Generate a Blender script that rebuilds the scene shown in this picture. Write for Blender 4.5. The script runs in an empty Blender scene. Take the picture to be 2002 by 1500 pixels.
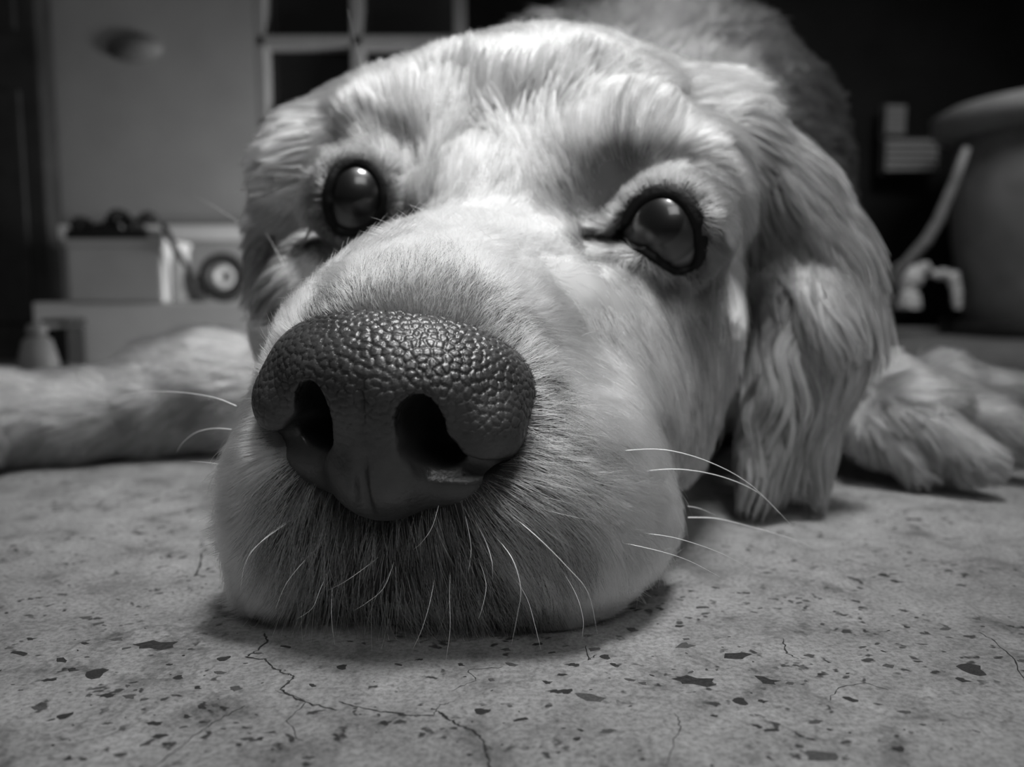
import bpy, bmesh, math, random
import numpy as np
from mathutils import Vector, Matrix
from mathutils.bvhtree import BVHTree
from mathutils.kdtree import KDTree

CM = 0.01
rng = np.random.default_rng(7)
random.seed(7)
scene = bpy.context.scene
COL = scene.collection
HAIRMUL, HAIRTONE = 1.5, 1.0

# ------------------------------------------------------------------ camera
FPX, CX, CY = 1600.0, 1001.0, 750.0
CAMH, PITCH = 7.0, math.radians(6.2)
CF = np.array([0, math.cos(PITCH), -math.sin(PITCH)])
CU = np.array([0, math.sin(PITCH), math.cos(PITCH)])
CR = np.array([1.0, 0, 0])
CP = np.array([0, 0, CAMH])
def P(px, py, d):
    """the point (cm) at distance d in front of the camera seen at pixel px, py"""
    return CP + d * (CF + CR * (px - CX) / FPX + CU * (CY - py) / FPX)
def G(px, py, z=0.0):
    """the point (cm) at height z seen at pixel px, py"""
    r = CF + CR * (px - CX) / FPX + CU * (CY - py) / FPX
    return CP + r * ((z - CAMH) / r[2])
def proj(p):
    q = p - CP
    d = q @ CF
    return CX + (q @ CR) / d * FPX, CY - (q @ CU) / d * FPX, d

cam = bpy.data.cameras.new('camera')
cam.sensor_width = 36; cam.lens = FPX * 36 / 2002
cam.clip_start = 0.01; cam.clip_end = 50
cam.dof.use_dof = True; cam.dof.focus_distance = 0.158; cam.dof.aperture_fstop = 11.5
camo = bpy.data.objects.new('camera', cam); COL.objects.link(camo)
camo.location = (0, 0, CAMH * CM)
camo.rotation_euler = (math.radians(90) - PITCH, 0, 0)
scene.camera = camo
scene.view_settings.view_transform = 'Standard'
scene.view_settings.look = 'None'
scene.view_settings.exposure = 0.0
scene.view_settings.gamma = 1.0
scene.view_settings.use_curve_mapping = False
scene.cycles.max_bounces = 6
scene.cycles.use_adaptive_sampling = True
scene.cycles.adaptive_threshold = 0.02
scene.cycles.diffuse_bounces = 4
scene.cycles.glossy_bounces = 3
scene.cycles.transmission_bounces = 5

# ------------------------------------------------------------------ light
world = bpy.data.worlds.new('world'); scene.world = world
world.use_nodes = True
wb = world.node_tree.nodes['Background']
wb.inputs[0].default_value = (1, 1, 1, 1); wb.inputs[1].default_value = 0.05
def area(name, loc, target, size, power, size_y=None, spread=180):
    l = bpy.data.lights.new(name, 'AREA'); l.energy = power
    l.shape = 'RECTANGLE'; l.size = size * CM; l.size_y = (size_y or size) * CM
    l.spread = math.radians(spread)
    o = bpy.data.objects.new(name, l); COL.objects.link(o)
    o.location = Vector(loc) * CM
    o.rotation_euler = (Vector(target) - Vector(loc)).to_track_quat('-Z', 'Y').to_euler()
    return o
def spot(name, loc, target, power, angle, blend, radius):
    l = bpy.data.lights.new(name, 'SPOT'); l.energy = power
    l.spot_size = math.radians(angle); l.spot_blend = blend; l.shadow_soft_size = radius * CM
    o = bpy.data.objects.new(name, l); COL.objects.link(o)
    o.location = Vector(loc) * CM
    o.rotation_euler = (Vector(target) - Vector(loc)).to_track_quat('-Z', 'Y').to_euler()
    return o
spot('overhead_vignette_spot', (14, 10, 112), (0, 27, 3), 77.0, 27, 1.0, 14)  # overhead key; narrow soft cone added to imitate a vignette on the floor
area('doorway_light', (20, -50, 85), (0, 30, 6), 55, 0.55, 45, spread=75)
area('hidden_wall_fill', (20, 78, 10), (-8, 92, 3), 12, 1.7, spread=110)  # added fill hidden behind the dog, grades the left wall

area('right_background_fill', (70, 95, 75), (45, 140, 5), 20, 1.1, spread=120)  # added unseen fill that lifts the right background
# ------------------------------------------------------------------ helpers
def tag(o, label=None, cat=None, group=None, kind=None):
    if label: o['label'] = label
    if cat: o['category'] = cat
    if group: o['group'] = group
    if kind: o['kind'] = kind
    return o
def empty(name, loc_cm, **k):
    o = bpy.data.objects.new(name, None); COL.objects.link(o)
    o.location = Vector(loc_cm) * CM
    return tag(o, **k)
def link_mesh(name, verts_cm, faces, mat, parent=None, smooth=True):
    """verts in cm, world space"""
    me = bpy.data.meshes.new(name)
    v = np.asarray(verts_cm, dtype=float) * CM
    off = np.zeros(3)
    if parent is not None:
        p = parent; off = np.zeros(3)
        while p is not None:
            off = off + np.array(p.location); p = p.parent
    v = v - off
    if isinstance(faces, np.ndarray):
        me.vertices.add(len(v)); me.vertices.foreach_set('co', v.astype(np.float32).ravel())
        nf, k = faces.shape
        me.loops.add(nf * k); me.loops.foreach_set('vertex_index', faces.astype(np.int32).ravel())
        me.polygons.add(nf)
        me.polygons.foreach_set('loop_start', np.arange(0, nf * k, k, dtype=np.int32))
        me.update(calc_edges=True)
    else:
        me.from_pydata([tuple(x) for x in v], [], faces); me.update()
    if smooth: me.polygons.foreach_set('use_smooth', [True] * len(me.polygons))
    if mat: me.materials.append(mat)
    o = bpy.data.objects.new(name, me); COL.objects.link(o)
    if parent is not None: o.parent = parent
    return o

class MB:
    """collects simple shapes (cm, world) into one mesh"""
    def __init__(s): s.bm = bmesh.new()
    def box(s, c, size, rot=None, bevel=0.0):
        r = bmesh.ops.create_cube(s.bm, size=1.0)
        M = Matrix.Translation(Vector(c)) @ (rot or Matrix.Identity(4)) @ Matrix.Diagonal((*size, 1))
        bmesh.ops.transform(s.bm, matrix=M, verts=r['verts'])
        if bevel:
            es = list({e for v in r['verts'] for e in v.link_edges})
            bmesh.ops.bevel(s.bm, geom=es, offset=bevel, segments=2, affect='EDGES', profile=0.6)
        return s
    def lathe(s, c, prof, seg=40, rot=None, close=False):
        M = Matrix.Translation(Vector(c)) @ (rot or Matrix.Identity(4))
        rings = []
        for r, z in prof:
            rings.append([s.bm.verts.new(M @ Vector((max(r, 1e-4) * math.cos(2 * math.pi * i / seg), max(r, 1e-4) * math.sin(2 * math.pi * i / seg), z))) for i in range(seg)])
        n = len(rings)
        for a in range(n if close else n - 1):
            b = (a + 1) % n
            for i in range(seg):
                s.bm.faces.new((rings[a][i], rings[a][(i + 1) % seg], rings[b][(i + 1) % seg], rings[b][i]))
        if not close:
            s.bm.faces.new(list(reversed(rings[0]))); s.bm.faces.new(rings[-1])
        return s
    def tube(s, pts, rad, seg=10, caps=True):
        pts = [Vector(p) for p in pts]; n = len(pts)
        if not hasattr(rad, '__len__'): rad = [rad] * n
        rings = []; up = Vector((0.13, 0.21, 1)).normalized()
        for i, p in enumerate(pts):
            t = (pts[min(i + 1, n - 1)] - pts[max(i - 1, 0)]).normalized()
            a = t.cross(up)
            if a.length < 1e-3: a = t.cross(Vector((1, 0, 0)))
            a.normalize(); b = t.cross(a).normalized()
            rings.append([s.bm.verts.new(p + (a * math.cos(2 * math.pi * k / seg) + b * math.sin(2 * math.pi * k / seg)) * rad[i]) for k in range(seg)])
        for a in range(n - 1):
            for i in range(seg):
                s.bm.faces.new((rings[a][i], rings[a][(i + 1) % seg], rings[a + 1][(i + 1) % seg], rings[a + 1][i]))
        if caps: s.bm.faces.new(list(reversed(rings[0]))); s.bm.faces.new(rings[-1])
        return s
    def build(s, name, mat, parent=None, smooth=True):
        bmesh.ops.recalc_face_normals(s.bm, faces=s.bm.faces)
        v = [tuple(x.co) for x in s.bm.verts]
        s.bm.verts.index_update()
        f = [[x.index for x in fa.verts] for fa in s.bm.faces]
        s.bm.free()
        return link_mesh(name, v, f, mat, parent, smooth)

# ------------------------------------------------------------------ materials
def newmat(name):
    m = bpy.data.materials.new(name); m.use_nodes = True
    nt = m.node_tree; b = nt.nodes['Principled BSDF']
    return m, nt, b
def g4(v): return (v, v, v, 1)
def simple(name, v, rough=0.6, spec=0.4, bump=0.0, scale=60, var=0.0, coat=0.0, metal=0.0):
    m, nt, b = newmat(name)
    b.inputs['Base Color'].default_value = g4(v); b.inputs['Roughness'].default_value = rough
    b.inputs['Specular IOR Level'].default_value = spec
    b.inputs['Coat Weight'].default_value = coat; b.inputs['Metallic'].default_value = metal
    tc = nt.nodes.new('ShaderNodeTexCoord')
    n = nt.nodes.new('ShaderNodeTexNoise'); n.inputs['Scale'].default_value = scale; n.inputs['Detail'].default_value = 6
    nt.links.new(tc.outputs['Object'], n.inputs['Vector'])
    if var:
        r = nt.nodes.new('ShaderNodeValToRGB')
        r.color_ramp.elements[0].position = 0.3; r.color_ramp.elements[1].position = 0.7
        r.color_ramp.elements[0].color = g4(max(0, v * (1 - var))); r.color_ramp.elements[1].color = g4(v * (1 + var))
        nt.links.new(n.outputs['Fac'], r.inputs['Fac']); nt.links.new(r.outputs['Color'], b.inputs['Base Color'])
    if bump:
        bp = nt.nodes.new('ShaderNodeBump'); bp.inputs['Strength'].default_value = bump; bp.inputs['Distance'].default_value = 0.002
        nt.links.new(n.outputs['Fac'], bp.inputs['Height']); nt.links.new(bp.outputs['Normal'], b.inputs['Normal'])
    return m

M_wall = simple('painted_wall', 0.34, 0.8, 0.2, 0.1, 20, 0.06)
M_pale = simple('pale_paint', 0.75, 0.6, 0.3, 0.05, 40, 0.05)
M_dark = simple('dark_wood', 0.035, 0.6, 0.3, 0.1, 30, 0.3)
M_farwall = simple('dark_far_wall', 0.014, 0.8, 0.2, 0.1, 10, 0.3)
M_black = simple('black_plastic', 0.02, 0.5, 0.4, 0.1, 80, 0.2)
M_glass = simple('dark_glass', 0.015, 0.15, 0.5)
M_frame = simple('window_frame_paint', 0.3, 0.6, 0.3, 0.05, 50, 0.05)
M_card = simple('pale_box', 0.55, 0.75, 0.2, 0.05, 30, 0.06)
M_pot = simple('dark_glazed_pot', 0.2, 0.55, 0.4, 0.15, 20, 0.2)
M_pot_rim = simple('pot_rim', 0.26, 0.5, 0.4, 0.1, 20, 0.15)
M_stick = simple('weathered_stick', 0.22, 0.7, 0.2, 0.2, 60, 0.2)
M_rag = simple('white_plastic', 0.7, 0.35, 0.5, 0.2, 60, 0.08)
M_bottle = simple('cloudy_plastic', 0.4, 0.4, 0.4)
M_slat = simple('louvre_paint', 0.3, 0.6, 0.3, 0.1, 60, 0.1)

def floor_material():
    m, nt, b = newmat('worn_terrazzo_floor')
    L = nt.links.new; N = nt.nodes.new
    tc = N('ShaderNodeTexCoord')
    def noise(scale, detail=6, rough=0.6, vec=None, dist=0.0):
        n = N('ShaderNodeTexNoise'); n.inputs['Scale'].default_value = scale; n.inputs['Detail'].default_value = detail
        n.inputs['Roughness'].default_value = rough; n.inputs['Distortion'].default_value = dist
        L(vec or tc.outputs['Object'], n.inputs['Vector']); return n
    def ramp(src, stops):
        r = N('ShaderNodeValToRGB'); e = r.color_ramp.elements
        while len(e) < len(stops): e.new(0.5)
        for k, (p, v) in enumerate(stops): e[k].position = p; e[k].color = g4(v)
        L(src, r.inputs['Fac']); return r.outputs['Color']
    def mix(kind, a, bb, f=1.0):
        x = N('ShaderNodeMix'); x.data_type = 'RGBA'; x.blend_type = kind
        x.inputs[0].default_value = f if not hasattr(f, 'node') else 1
        if hasattr(f, 'node'): L(f, x.inputs[0])
        for s, v in ((6, a), (7, bb)):
            if hasattr(v, 'node'): L(v, x.inputs[s])
            else: x.inputs[s].default_value = g4(v)
        return x.outputs[2]
    big = ramp(noise(9, 5, 0.6).outputs['Fac'], [(0.3, 0.15), (0.7, 0.30)])
    med = ramp(noise(70, 8, 0.7, dist=0.4).outputs['Fac'], [(0.30, 0.4), (0.47, 0.95), (0.7, 1.3)])
    fine = ramp(noise(900, 4, 0.7).outputs['Fac'], [(0.3, 0.5), (0.6, 1.15)])
    c = mix('MULTIPLY', mix('MULTIPLY', big, med), fine)
    # hairline cracks: warped voronoi edges
    w = N('ShaderNodeVectorMath'); w.operation = 'SCALE'; w.inputs['Scale'].default_value = 0.022
    wn = noise(45, 5, 0.65); sub = N('ShaderNodeVectorMath'); sub.operation = 'SUBTRACT'; sub.inputs[1].default_value = (.5, .5, .5)
    L(wn.outputs['Color'], sub.inputs[0]); L(sub.outputs[0], w.inputs[0])
    ad = N('ShaderNodeVectorMath'); ad.operation = 'ADD'; L(tc.outputs['Object'], ad.inputs[0]); L(w.outputs[0], ad.inputs[1])
    v = N('ShaderNodeTexVoronoi'); v.feature = 'DISTANCE_TO_EDGE'; v.inputs['Scale'].default_value = 42; L(ad.outputs[0], v.inputs['Vector'])
    crack = ramp(v.outputs['Distance'], [(0.0, 0.3), (0.035, 1.0)])
    cm_ = ramp(noise(22, 3).outputs['Fac'], [(0.46, 0.0), (0.62, 0.55)])
    c = mix('MIX', c, mix('MULTIPLY', c, crack), cm_)
    # small dark specks
    v2 = N('ShaderNodeTexVoronoi'); v2.inputs['Scale'].default_value = 240
    L(ad.outputs[0], v2.inputs['Vector'])
    speck = ramp(v2.outputs['Distance'], [(0.16, 0.15), (0.27, 1.0)])
    sm = ramp(noise(30, 4, 0.7).outputs['Fac'], [(0.44, 0.0), (0.52, 0.95)])
    c = mix('MIX', c, mix('MULTIPLY', c, speck), sm)
    L(c, b.inputs['Base Color'])
    b.inputs['Roughness'].default_value = 0.55; b.inputs['Specular IOR Level'].default_value = 0.35
    bp = N('ShaderNodeBump'); bp.inputs['Strength'].default_value = 0.6; bp.inputs['Distance'].default_value = 0.001
    L(c, bp.inputs['Height']); L(bp.outputs['Normal'], b.inputs['Normal'])
    return m
M_floor = floor_material()
M_chip = simple('dark_aggregate', 0.022, 0.6, 0.3, 0.3, 500, 0.5)
M_chip2 = simple('grey_aggregate', 0.06, 0.6, 0.3, 0.3, 500, 0.4)
M_crack = simple('dark_crack', 0.035, 0.9, 0.1, 0.2, 300, 0.4)  # near-black strips laid along the floor cracks
MBEGIN = None
#%%SETTING
# ------------------------------------------------------------------ setting
fl = MB().box((20, 150, -1.0), (600, 460, 2.0)).build('floor', M_floor, None, False); tag(fl, kind='structure')
def chip_mesh(k, flat):
    r = random.Random(k); n = r.randint(8, 13)
    top = []; a0 = r.random() * 6
    for i in range(n):
        a = a0 + 2 * math.pi * i / n; q = r.uniform(0.4, 1.2)
        top.append((math.cos(a) * q, math.sin(a) * q * flat))
    v = [(x, y, -0.02) for x, y in top] + [(x, y, 0.004) for x, y in top] + [(x * .8, y * .8, 0.009) for x, y in top]
    f = []
    for i in range(n):
        j = (i + 1) % n
        f += [(i, j, n + j, n + i), (n + i, n + j, 2 * n + j, 2 * n + i)]
    f.append(tuple(2 * n + i for i in range(n)))
    me = bpy.data.meshes.new('stone_chip'); me.from_pydata([(a * CM, b * CM, c * CM) for a, b, c in v], [], f); me.update()
    me.materials.append(M_chip if k % 3 else M_chip2)
    return me
chips = [chip_mesh(k, random.uniform(0.45, 0.95)) for k in range(14)]
# the larger chips as seen: pixel centre, half width in pixels
big_chips = [(1155,1365,27),(945,1392,17),(1120,1300,15),(1020,1407,14),(1190,1430,16),(1355,1332,40),(1445,1283,26),(1500,1332,24),
 (1340,1262,18),(1600,1478,36),(1660,1367,20),(1905,1310,24),(1880,1330,14),(1738,1303,12),(1232,1330,10),(1110,1352,14),(1085,1352,16),
 (1050,1445,0),(605,1482,13),(300,1262,40),(395,1384,11),(365,1402,10),(255,1362,13),(280,1368,9),(165,1258,12),(190,1318,20),(140,1310,12),
 (460,1347,14),(430,1316,12),(440,1288,14),(208,1360,18),(40,1278,18),(210,1415,9),(300,1415,16),(315,1440,14),(325,1455,9),(170,1208,12),(190,1220,12),
 (610,1340,12),(670,1305,10),(1240,1192,12),(1235,1232,13),(1130,1215,14),(1060,1150,0),(1290,1190,10),(1375,1188,12),(1380,1200,10),(1785,1016,17),(1330,1225,9),
 (1180,1192,9),(1150,1180,8),(1340,1250,8),(1395,1400,10),(1450,1372,14),(1490,1372,10),(1545,1337,9),(1770,1393,12),(1760,1465,14),(1480,1420,12),(1510,1428,14),(1595,1412,15),
 (1050,1260,11),(1100,1320,9),(1070,1335,10),(990,1270,9),(1160,1270,14),(1200,1300,14),(1185,1285,10),(900,1300,8),(960,1330,8),(1000,1300,12),(1130,1445,9),(1135,1428,8),
 (560,1265,11),(505,1278,9),(95,1330,14),(120,1292,14),(60,1250,10),(230,1250,12),(245,1268,10),(330,1300,9),(350,1325,9),(385,1345,9),(420,1380,9),(75,1385,14),(130,1400,16),
 (820,1290,8),(780,1300,8),(870,1255,10),(1260,1140,8),(1400,1150,8),(1460,1160,9),(1500,1120,9),(1560,1170,8),(1680,1150,9),(1730,1125,10),(1750,1137,12),(1880,1145,10),(1850,1230,12)]
def put_chip(i, p, hw, ang, sy=1.0):
    o = bpy.data.objects.new('stone_chip', chips[i % len(chips)]); COL.objects.link(o)
    o.parent = fl; o.location = (p[0] * CM, p[1] * CM, 0.0)
    o.rotation_euler = (0, 0, ang); o.scale = (hw, hw * sy, 1)
occupied = []
for i, (px, py, w) in enumerate(big_chips):
    if not w: continue
    p = G(px, py); d = proj(p)[2]
    put_chip(i * 5, p, 1.2 * w * d / FPX, random.uniform(-0.5, 0.5)); occupied.append((p[0], p[1]))
n = 0; k = 0
while n < 185 and k < 4000:
    k += 1
    px = random.uniform(-40, 2040); py = 1090 + 450 * random.random() ** 0.9
    if random.random() > (0.9 if (px < 620 or 980 < px < 1500) and py < 1430 else 0.35): continue
    p = G(px, py)
    if any((p[0] - a) ** 2 + (p[1] - b) ** 2 < 0.05 for a, b in occupied): continue
    occupied.append((p[0], p[1])); n += 1
    w = 2.5 + 7 * random.random() ** 2
    put_chip(random.randrange(14), p, w * proj(p)[2] / FPX, random.uniform(-0.8, 0.8), random.uniform(0.6, 1.2))
cracks = [
 ([(517,1238),(523,1255),(505,1272),(480,1285),(518,1290),(532,1305),(560,1318),(575,1322),(560,1340),(548,1348),(575,1364),(612,1378),(660,1388)], 0.045),
 ([(660,1372),(700,1382),(735,1390),(765,1393),(800,1400),(850,1400)], 0.04),
 ([(800,1400),(850,1398),(860,1378),(890,1372)], 0.02),
 ([(845,1383),(858,1393),(880,1408),(900,1420),(925,1430),(945,1450),(953,1475),(958,1510)], 0.055),
 ([(540,1350),(600,1372),(560,1410),(590,1450)], 0.018),
 ([(885,1350),(930,1330),(915,1310),(985,1305)], 0.02),
 ([(1910,1235),(1945,1255),(1985,1290),(2000,1330)], 0.03),
 ([(1145,1262),(1150,1290),(1168,1280)], 0.025),
 ([(1530,1248),(1535,1275),(1560,1288)], 0.035),
 ([(1620,1370),(1640,1345),(1690,1335),(1740,1350)], 0.018),
 ([(395,1080),(392,1105),(380,1128)], 0.05),
 ([(1300,1500),(1330,1420),(1320,1395)], 0.02),
 ([(300,1500),(380,1440),(440,1400),(480,1380)], 0.02),
]
for pts, w in cracks:
    V = []; F = []
    dense = []
    for (a, b), (c, d) in zip(pts[:-1], pts[1:]):
        for t in np.linspace(0, 1, 6, endpoint=False): dense.append(G(a + (c - a) * t, b + (d - b) * t)[:2])
    dense.append(G(*pts[-1])[:2])
    dense = [q + rng.normal(0, 0.018, 2) for q in dense]
    for i, q in enumerate(dense):
        t = dense[min(i + 1, len(dense) - 1)] - dense[max(i - 1, 0)]; t = t / (np.linalg.norm(t) + 1e-9)
        nn = np.array([-t[1], t[0]]); ww = w * random.uniform(0.35, 1.1) * (0.3 if i in (0, len(dense) - 1) else 1) * 0.6
        V += [(*(q + nn * ww), 0.002), (*q, 0.006), (*(q - nn * ww), 0.002)]
        if i: a = 3 * (i - 1); F += [(a, a + 3, a + 4, a + 1), (a + 1, a + 4, a + 5, a + 2)]
    link_mesh('crack', V, F, M_crack, fl)

# left: wall with glazed window, step, boxes
WL = 92.0
def xw(px, d): return (px - CX) * d / FPX
def zw(py, d):
    return P(1001, py, d)[2]
wall = MB()
x_l, x_r, x_end = P(-900, 300, WL)[0], P(518, 100, WL)[0], P(930, 100, WL)[0]
wall.box(((x_l + x_r) / 2, WL + 3, 60), (x_r - x_l, 6, 124)).build('wall_left', M_wall, None, False)['kind'] = 'structure'
z0 = zw(262, WL)
MB().box(((x_r + x_end) / 2, WL + 3, z0 / 2 - 0.5), (x_end - x_r, 6, z0 + 1)).build('wall_left', M_wall, None, False)['kind'] = 'structure'
win = empty('window_1', ((x_r + x_end) / 2, WL + 2, z0), kind='structure')
def vbar(px, w, name='window_frame'):
    x = P(px, 100, WL)[0]
    MB().box((x, WL + 1.2, z0 + 30), (w, 2.4, 60), bevel=0.15).build(name, M_frame, win, False)
def hbar(py, w):
    z = zw(py, WL)
    MB().box(((x_r + x_end) / 2, WL + 1.1, z), (x_end - x_r, 2.2, w), bevel=0.12).build('window_frame', M_frame, win, False)
vbar(527, 1.0); vbar(708, 1.3); vbar(902, 1.3); hbar(98, 1.2); hbar(250, 0.9)
for a, b in ((527, 708), (708, 902)):
    for lo, hi in ((250, 98), (98, -420)):
        xa, xb = P(a, 100, WL)[0], P(b, 100, WL)[0]; za, zb = zw(lo, WL), zw(hi, WL)
        MB().box(((xa + xb) / 2, WL + 2.6, (za + zb) / 2), (xb - xa, 0.4, zb - za)).build('glass_pane', M_glass, win, False)
dx0, dx1 = P(-700, 300, WL - 6)[0], P(92, 300, WL - 6)[0]
dr = MB().box(((dx0 + dx1) / 2, WL - 3, 55), (dx1 - dx0, 3, 110), bevel=0.3).build('door_1', M_dark, None, False); dr['kind'] = 'structure'
for k in range(3):
    MB().box((dx1 - 8.5, WL - 4.7, 16 + 30 * k), (13, 0.5, 24), bevel=0.2).build('door_panel', M_dark, dr, False)
sx0, sx1 = P(100, 600, 84)[0], P(1300, 600, 84)[0]
zs = P(300, 591, 80)[2]
MB().box(((sx0 + sx1) / 2, 86.5, zs / 2), (sx1 - sx0, 11, zs), bevel=0.25).build('trim_1', M_pale, None, False)['kind'] = 'structure'
MB().box(((P(97, 450, 90)[0] + P(720, 450, 90)[0]) / 2, 90.8, zw(455, 89)), (P(720, 450, 90)[0] - P(97, 450, 90)[0], 2.6, 1.6), bevel=0.3).build('trim_2', M_pale, None, False)['kind'] = 'structure'
# pale box on the step
bx = empty('storage_box', P(228, 591, 81.5), label='pale storage box on the low step beside the dark door', cat='box')
a, b_ = P(133, 500, 80)[0], P(320, 500, 80)[0]; zt = zw(468, 80)
MB().box(((a + b_) / 2, 84, (zs + zt - 0.6) / 2), (b_ - a, 7, zt - zs - 0.6), bevel=0.3).build('box_body', M_card, bx, False)
MB().box(((a + b_) / 2, 84, zt - 0.35), (b_ - a + 0.3, 7.4, 0.7), bevel=0.2).build('lid', M_card, bx, False)
MB().box((a - 0.9, 84.5, (zs + zt) / 2), (0.8, 5, zt - zs), bevel=0.15).build('side_strip', M_frame, bx, False)
# dark plant clump lying on the box
sc_ = empty('succulent_tray', P(225, 468, 82), label='dark low clump of succulents in a tray on the pale box', cat='plant')
ctr = P(222, 452, 82); 
MB().box((ctr[0], 83.5, zt + 0.55), (8.3, 3.6, 1.1), bevel=0.3).build('tray', M_black, sc_, False)
for px, py, r in ((160, 440, 1.35), (195, 445, 1.0), (232, 425, 1.35), (262, 440, 1.2), (290, 425, 1.1), (215, 440, 1.1), (180, 452, 1.0)):
    c = P(px, py, 82); m = MB()
    for j in range(16):
        az = j * 2.4; el = 0.2 + 1.25 * j / 16
        dv = Vector((math.cos(az) * math.cos(el), math.sin(az) * math.cos(el), math.sin(el)))
        m.tube([Vector(c) - Vector((0, 0, .5)) + dv * (q * r) for q in (0, .4, .75, 1.0)], [r * .12, r * .3, r * .3, r * .08], 7)
    m.build('rosette', M_black, sc_)
# bottle and roll on the step
bt = empty('white_bottle', (*P(352, 590, 82)[:2], zs), label='small white plastic bottle on the step right of the pale box', cat='bottle')
c = P(352, 590, 83); H = P(352, 478, 83)[2] - zs
MB().lathe((c[0], c[1], zs), [(0.2, 0), (1.1, 0.05), (1.25, 0.5), (1.2, H * .55), (0.95, H * .7), (0.45, H * .82), (0.42, H * .9)], 28).build('bottle_body', M_bottle, bt)
MB().lathe((c[0], c[1], zs + H * .88), [(0.1, 0), (0.6, 0), (0.6, H * .12), (0.1, H * .12)], 20).build('cap', M_rag, bt)
pb = empty('white_jar', (*P(388, 590, 84)[:2], zs), label='short white jar between the bottle and the dark roll', cat='jar')
c = P(388, 590, 84)
MB().lathe((c[0], c[1], zs), [(0.2, 0), (0.85, 0.05), (0.9, 1.5), (0.7, 2.1), (0.75, 2.2), (0.75, 2.8), (0.1, 2.85)], 24).build('jar_body', M_bottle, pb)
ro = empty('cable_roll', (*P(436, 590, 82)[:2], zs), label='round grey roll standing on the step near the dog', cat='roll')
c = P(438, 545, 83); R_ = 2.4; rot = Matrix.Rotation(math.radians(80), 4, 'X') @ Matrix.Rotation(0.3, 4, 'Y')
MB().lathe((c[0], c[1], zs + R_ + .05), [(1.3, -.6), (R_, -.7), (R_, .7), (1.3, .6)], 40, rot, close=True).build('roll_body', M_dark, ro)
MB().lathe((c[0], c[1], zs + R_ + .05), [(0.5, -.5), (1.3, -.5), (1.3, .5), (0.5, .5)], 40, rot, close=True).build('core', M_card, ro)
st = MB().tube([P(318, 440, 80), P(325, 452, 79), P(345, 490, 79.5), P(372, 530, 80.5), P(385, 588, 81)], [0.25, 0.35, 0.3, 0.25, 0.2], 8).build('dark_strap', M_dark)
tag(st, 'dark strap hanging off the pale box over the bottle', 'strap')
# oval wall plate
ov = MB().lathe((P(292, 112, WL)[0], WL - 0.2, zw(112, WL)), [(0.1, -.4), (2.6, -.4), (3.0, -.1), (3.0, .2), (.1, .2)], 40, Matrix.Rotation(math.pi / 2, 4, 'X') @ Matrix.Diagonal((1, 0.5, 1, 1))).build('oval_plaque', M_pot)
tag(ov, 'dark oval plaque high on the pale wall', 'plaque')
# dark crate and pale figurine bottom left
cr = empty('dark_crate', (*P(118, 715, 78)[:2], 0), label='small dark slatted crate standing against the step', cat='crate')
for k in range(4):
    x = P(100 + 13 * k, 670, 78)[0]
    MB().box((x, 78.5, zw(672, 78) * .5 + .4), (0.45, 3, zw(628, 78)), bevel=.05).build('slat', M_black, cr, False)
MB().box((P(118, 670, 78)[0], 78.8, zw(628, 78)), (2.4, 3.4, .4), bevel=.05).build('top_board', M_black, cr, False)
fg = empty('figurine', (*P(42, 745, 60)[:2], 0), label='small grey figurine in front of the dark door at left edge', cat='figurine')
c = P(42, 745, 60); zb = 0
zz = lambda py: zw(py, 62)
MB().lathe((c[0], 62, 0), [(0.1, 0), (1.5, 0), (1.6, .3), (1.3, 1.0), (1.45, 1.8), (1.0, zz(665)), (0.5, zz(655))], 26).build('figurine_body', M_pot_rim, fg)
MB().lathe((c[0], 62, zz(662)), [(0.1, 0), (.6, .15), (.75, .6), (.6, 1.05), (0.1, 1.2)], 20).build('head', M_pot_rim, fg)

# right: dark far wall, plank edge, louvres, pot, stick, bag
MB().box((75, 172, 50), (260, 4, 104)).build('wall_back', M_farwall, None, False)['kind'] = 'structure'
MB().box((75, 152, 0.45), (200, 3, 0.9), bevel=.15).build('trim_3', M_frame, None, False)['kind'] = 'structure'
def louvre(x0p, x1p, y0p, y1p, n, d, label):
    a, b2 = P(x0p, 300, d)[0], P(x1p, 300, d)[0]; zh, zl = P(1001, y0p, d)[2], P(1001, y1p, d)[2]
    yy = P(1001, y0p, d)[1]
    e = empty('louvre_panel', ((a + b2) / 2, yy, zl), label=label, cat='louvre')
    MB().box(((a + b2) / 2, yy + 1.4, (zl + zh) / 2), (b2 - a + 1, .6, zh - zl + 1), bevel=.1).build('backing', M_dark, e, False)
    for k in range(n):
        z = zl + (k + .5) * (zh - zl) / n
        MB().box(((a + b2) / 2, yy, z), (b2 - a, .25, (zh - zl) / n * .95), Matrix.Rotation(math.radians(-28), 4, 'X'), bevel=.05).build('slat', M_slat, e, False)
louvre(1733, 1772, 206, 262, 6, 160, 'narrow upper louvre panel on the dark far wall')
louvre(1733, 1835, 272, 334, 5, 160, 'wide lower louvre panel on the dark far wall behind the pot')
pot = empty('plant_pot', (*P(2060, 640, 138)[:2], 0), label='large dark rounded pot with a pale rim at right', cat='pot')
c = P(2075, 500, 138); zr = P(2000, 215, 138)[2]
MB().lathe((c[0], c[1], 0), [(0.5, 0), (13, 0.0), (14, 3), (15, 7), (16.5, 16), (17.5, zr * .65), (16.5, zr - 5), (15.5, zr - 3.5), (14, zr - 4)], 64).build('pot_body', M_pot, pot)
MB().lathe((c[0], c[1], 0), [(15.2, zr - 4.6), (17.5, zr - 5), (20.5, zr - 3.6), (20.9, zr - 1), (19, zr), (15.2, zr - .6)], 64, close=True).build('rim', M_pot_rim, pot)
MB().lathe((c[0], c[1], 0), [(0.5, 0), (17.5, 0), (17.5, 2.6), (0.5, 2.6)], 48).build('saucer', M_black, pot)
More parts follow.
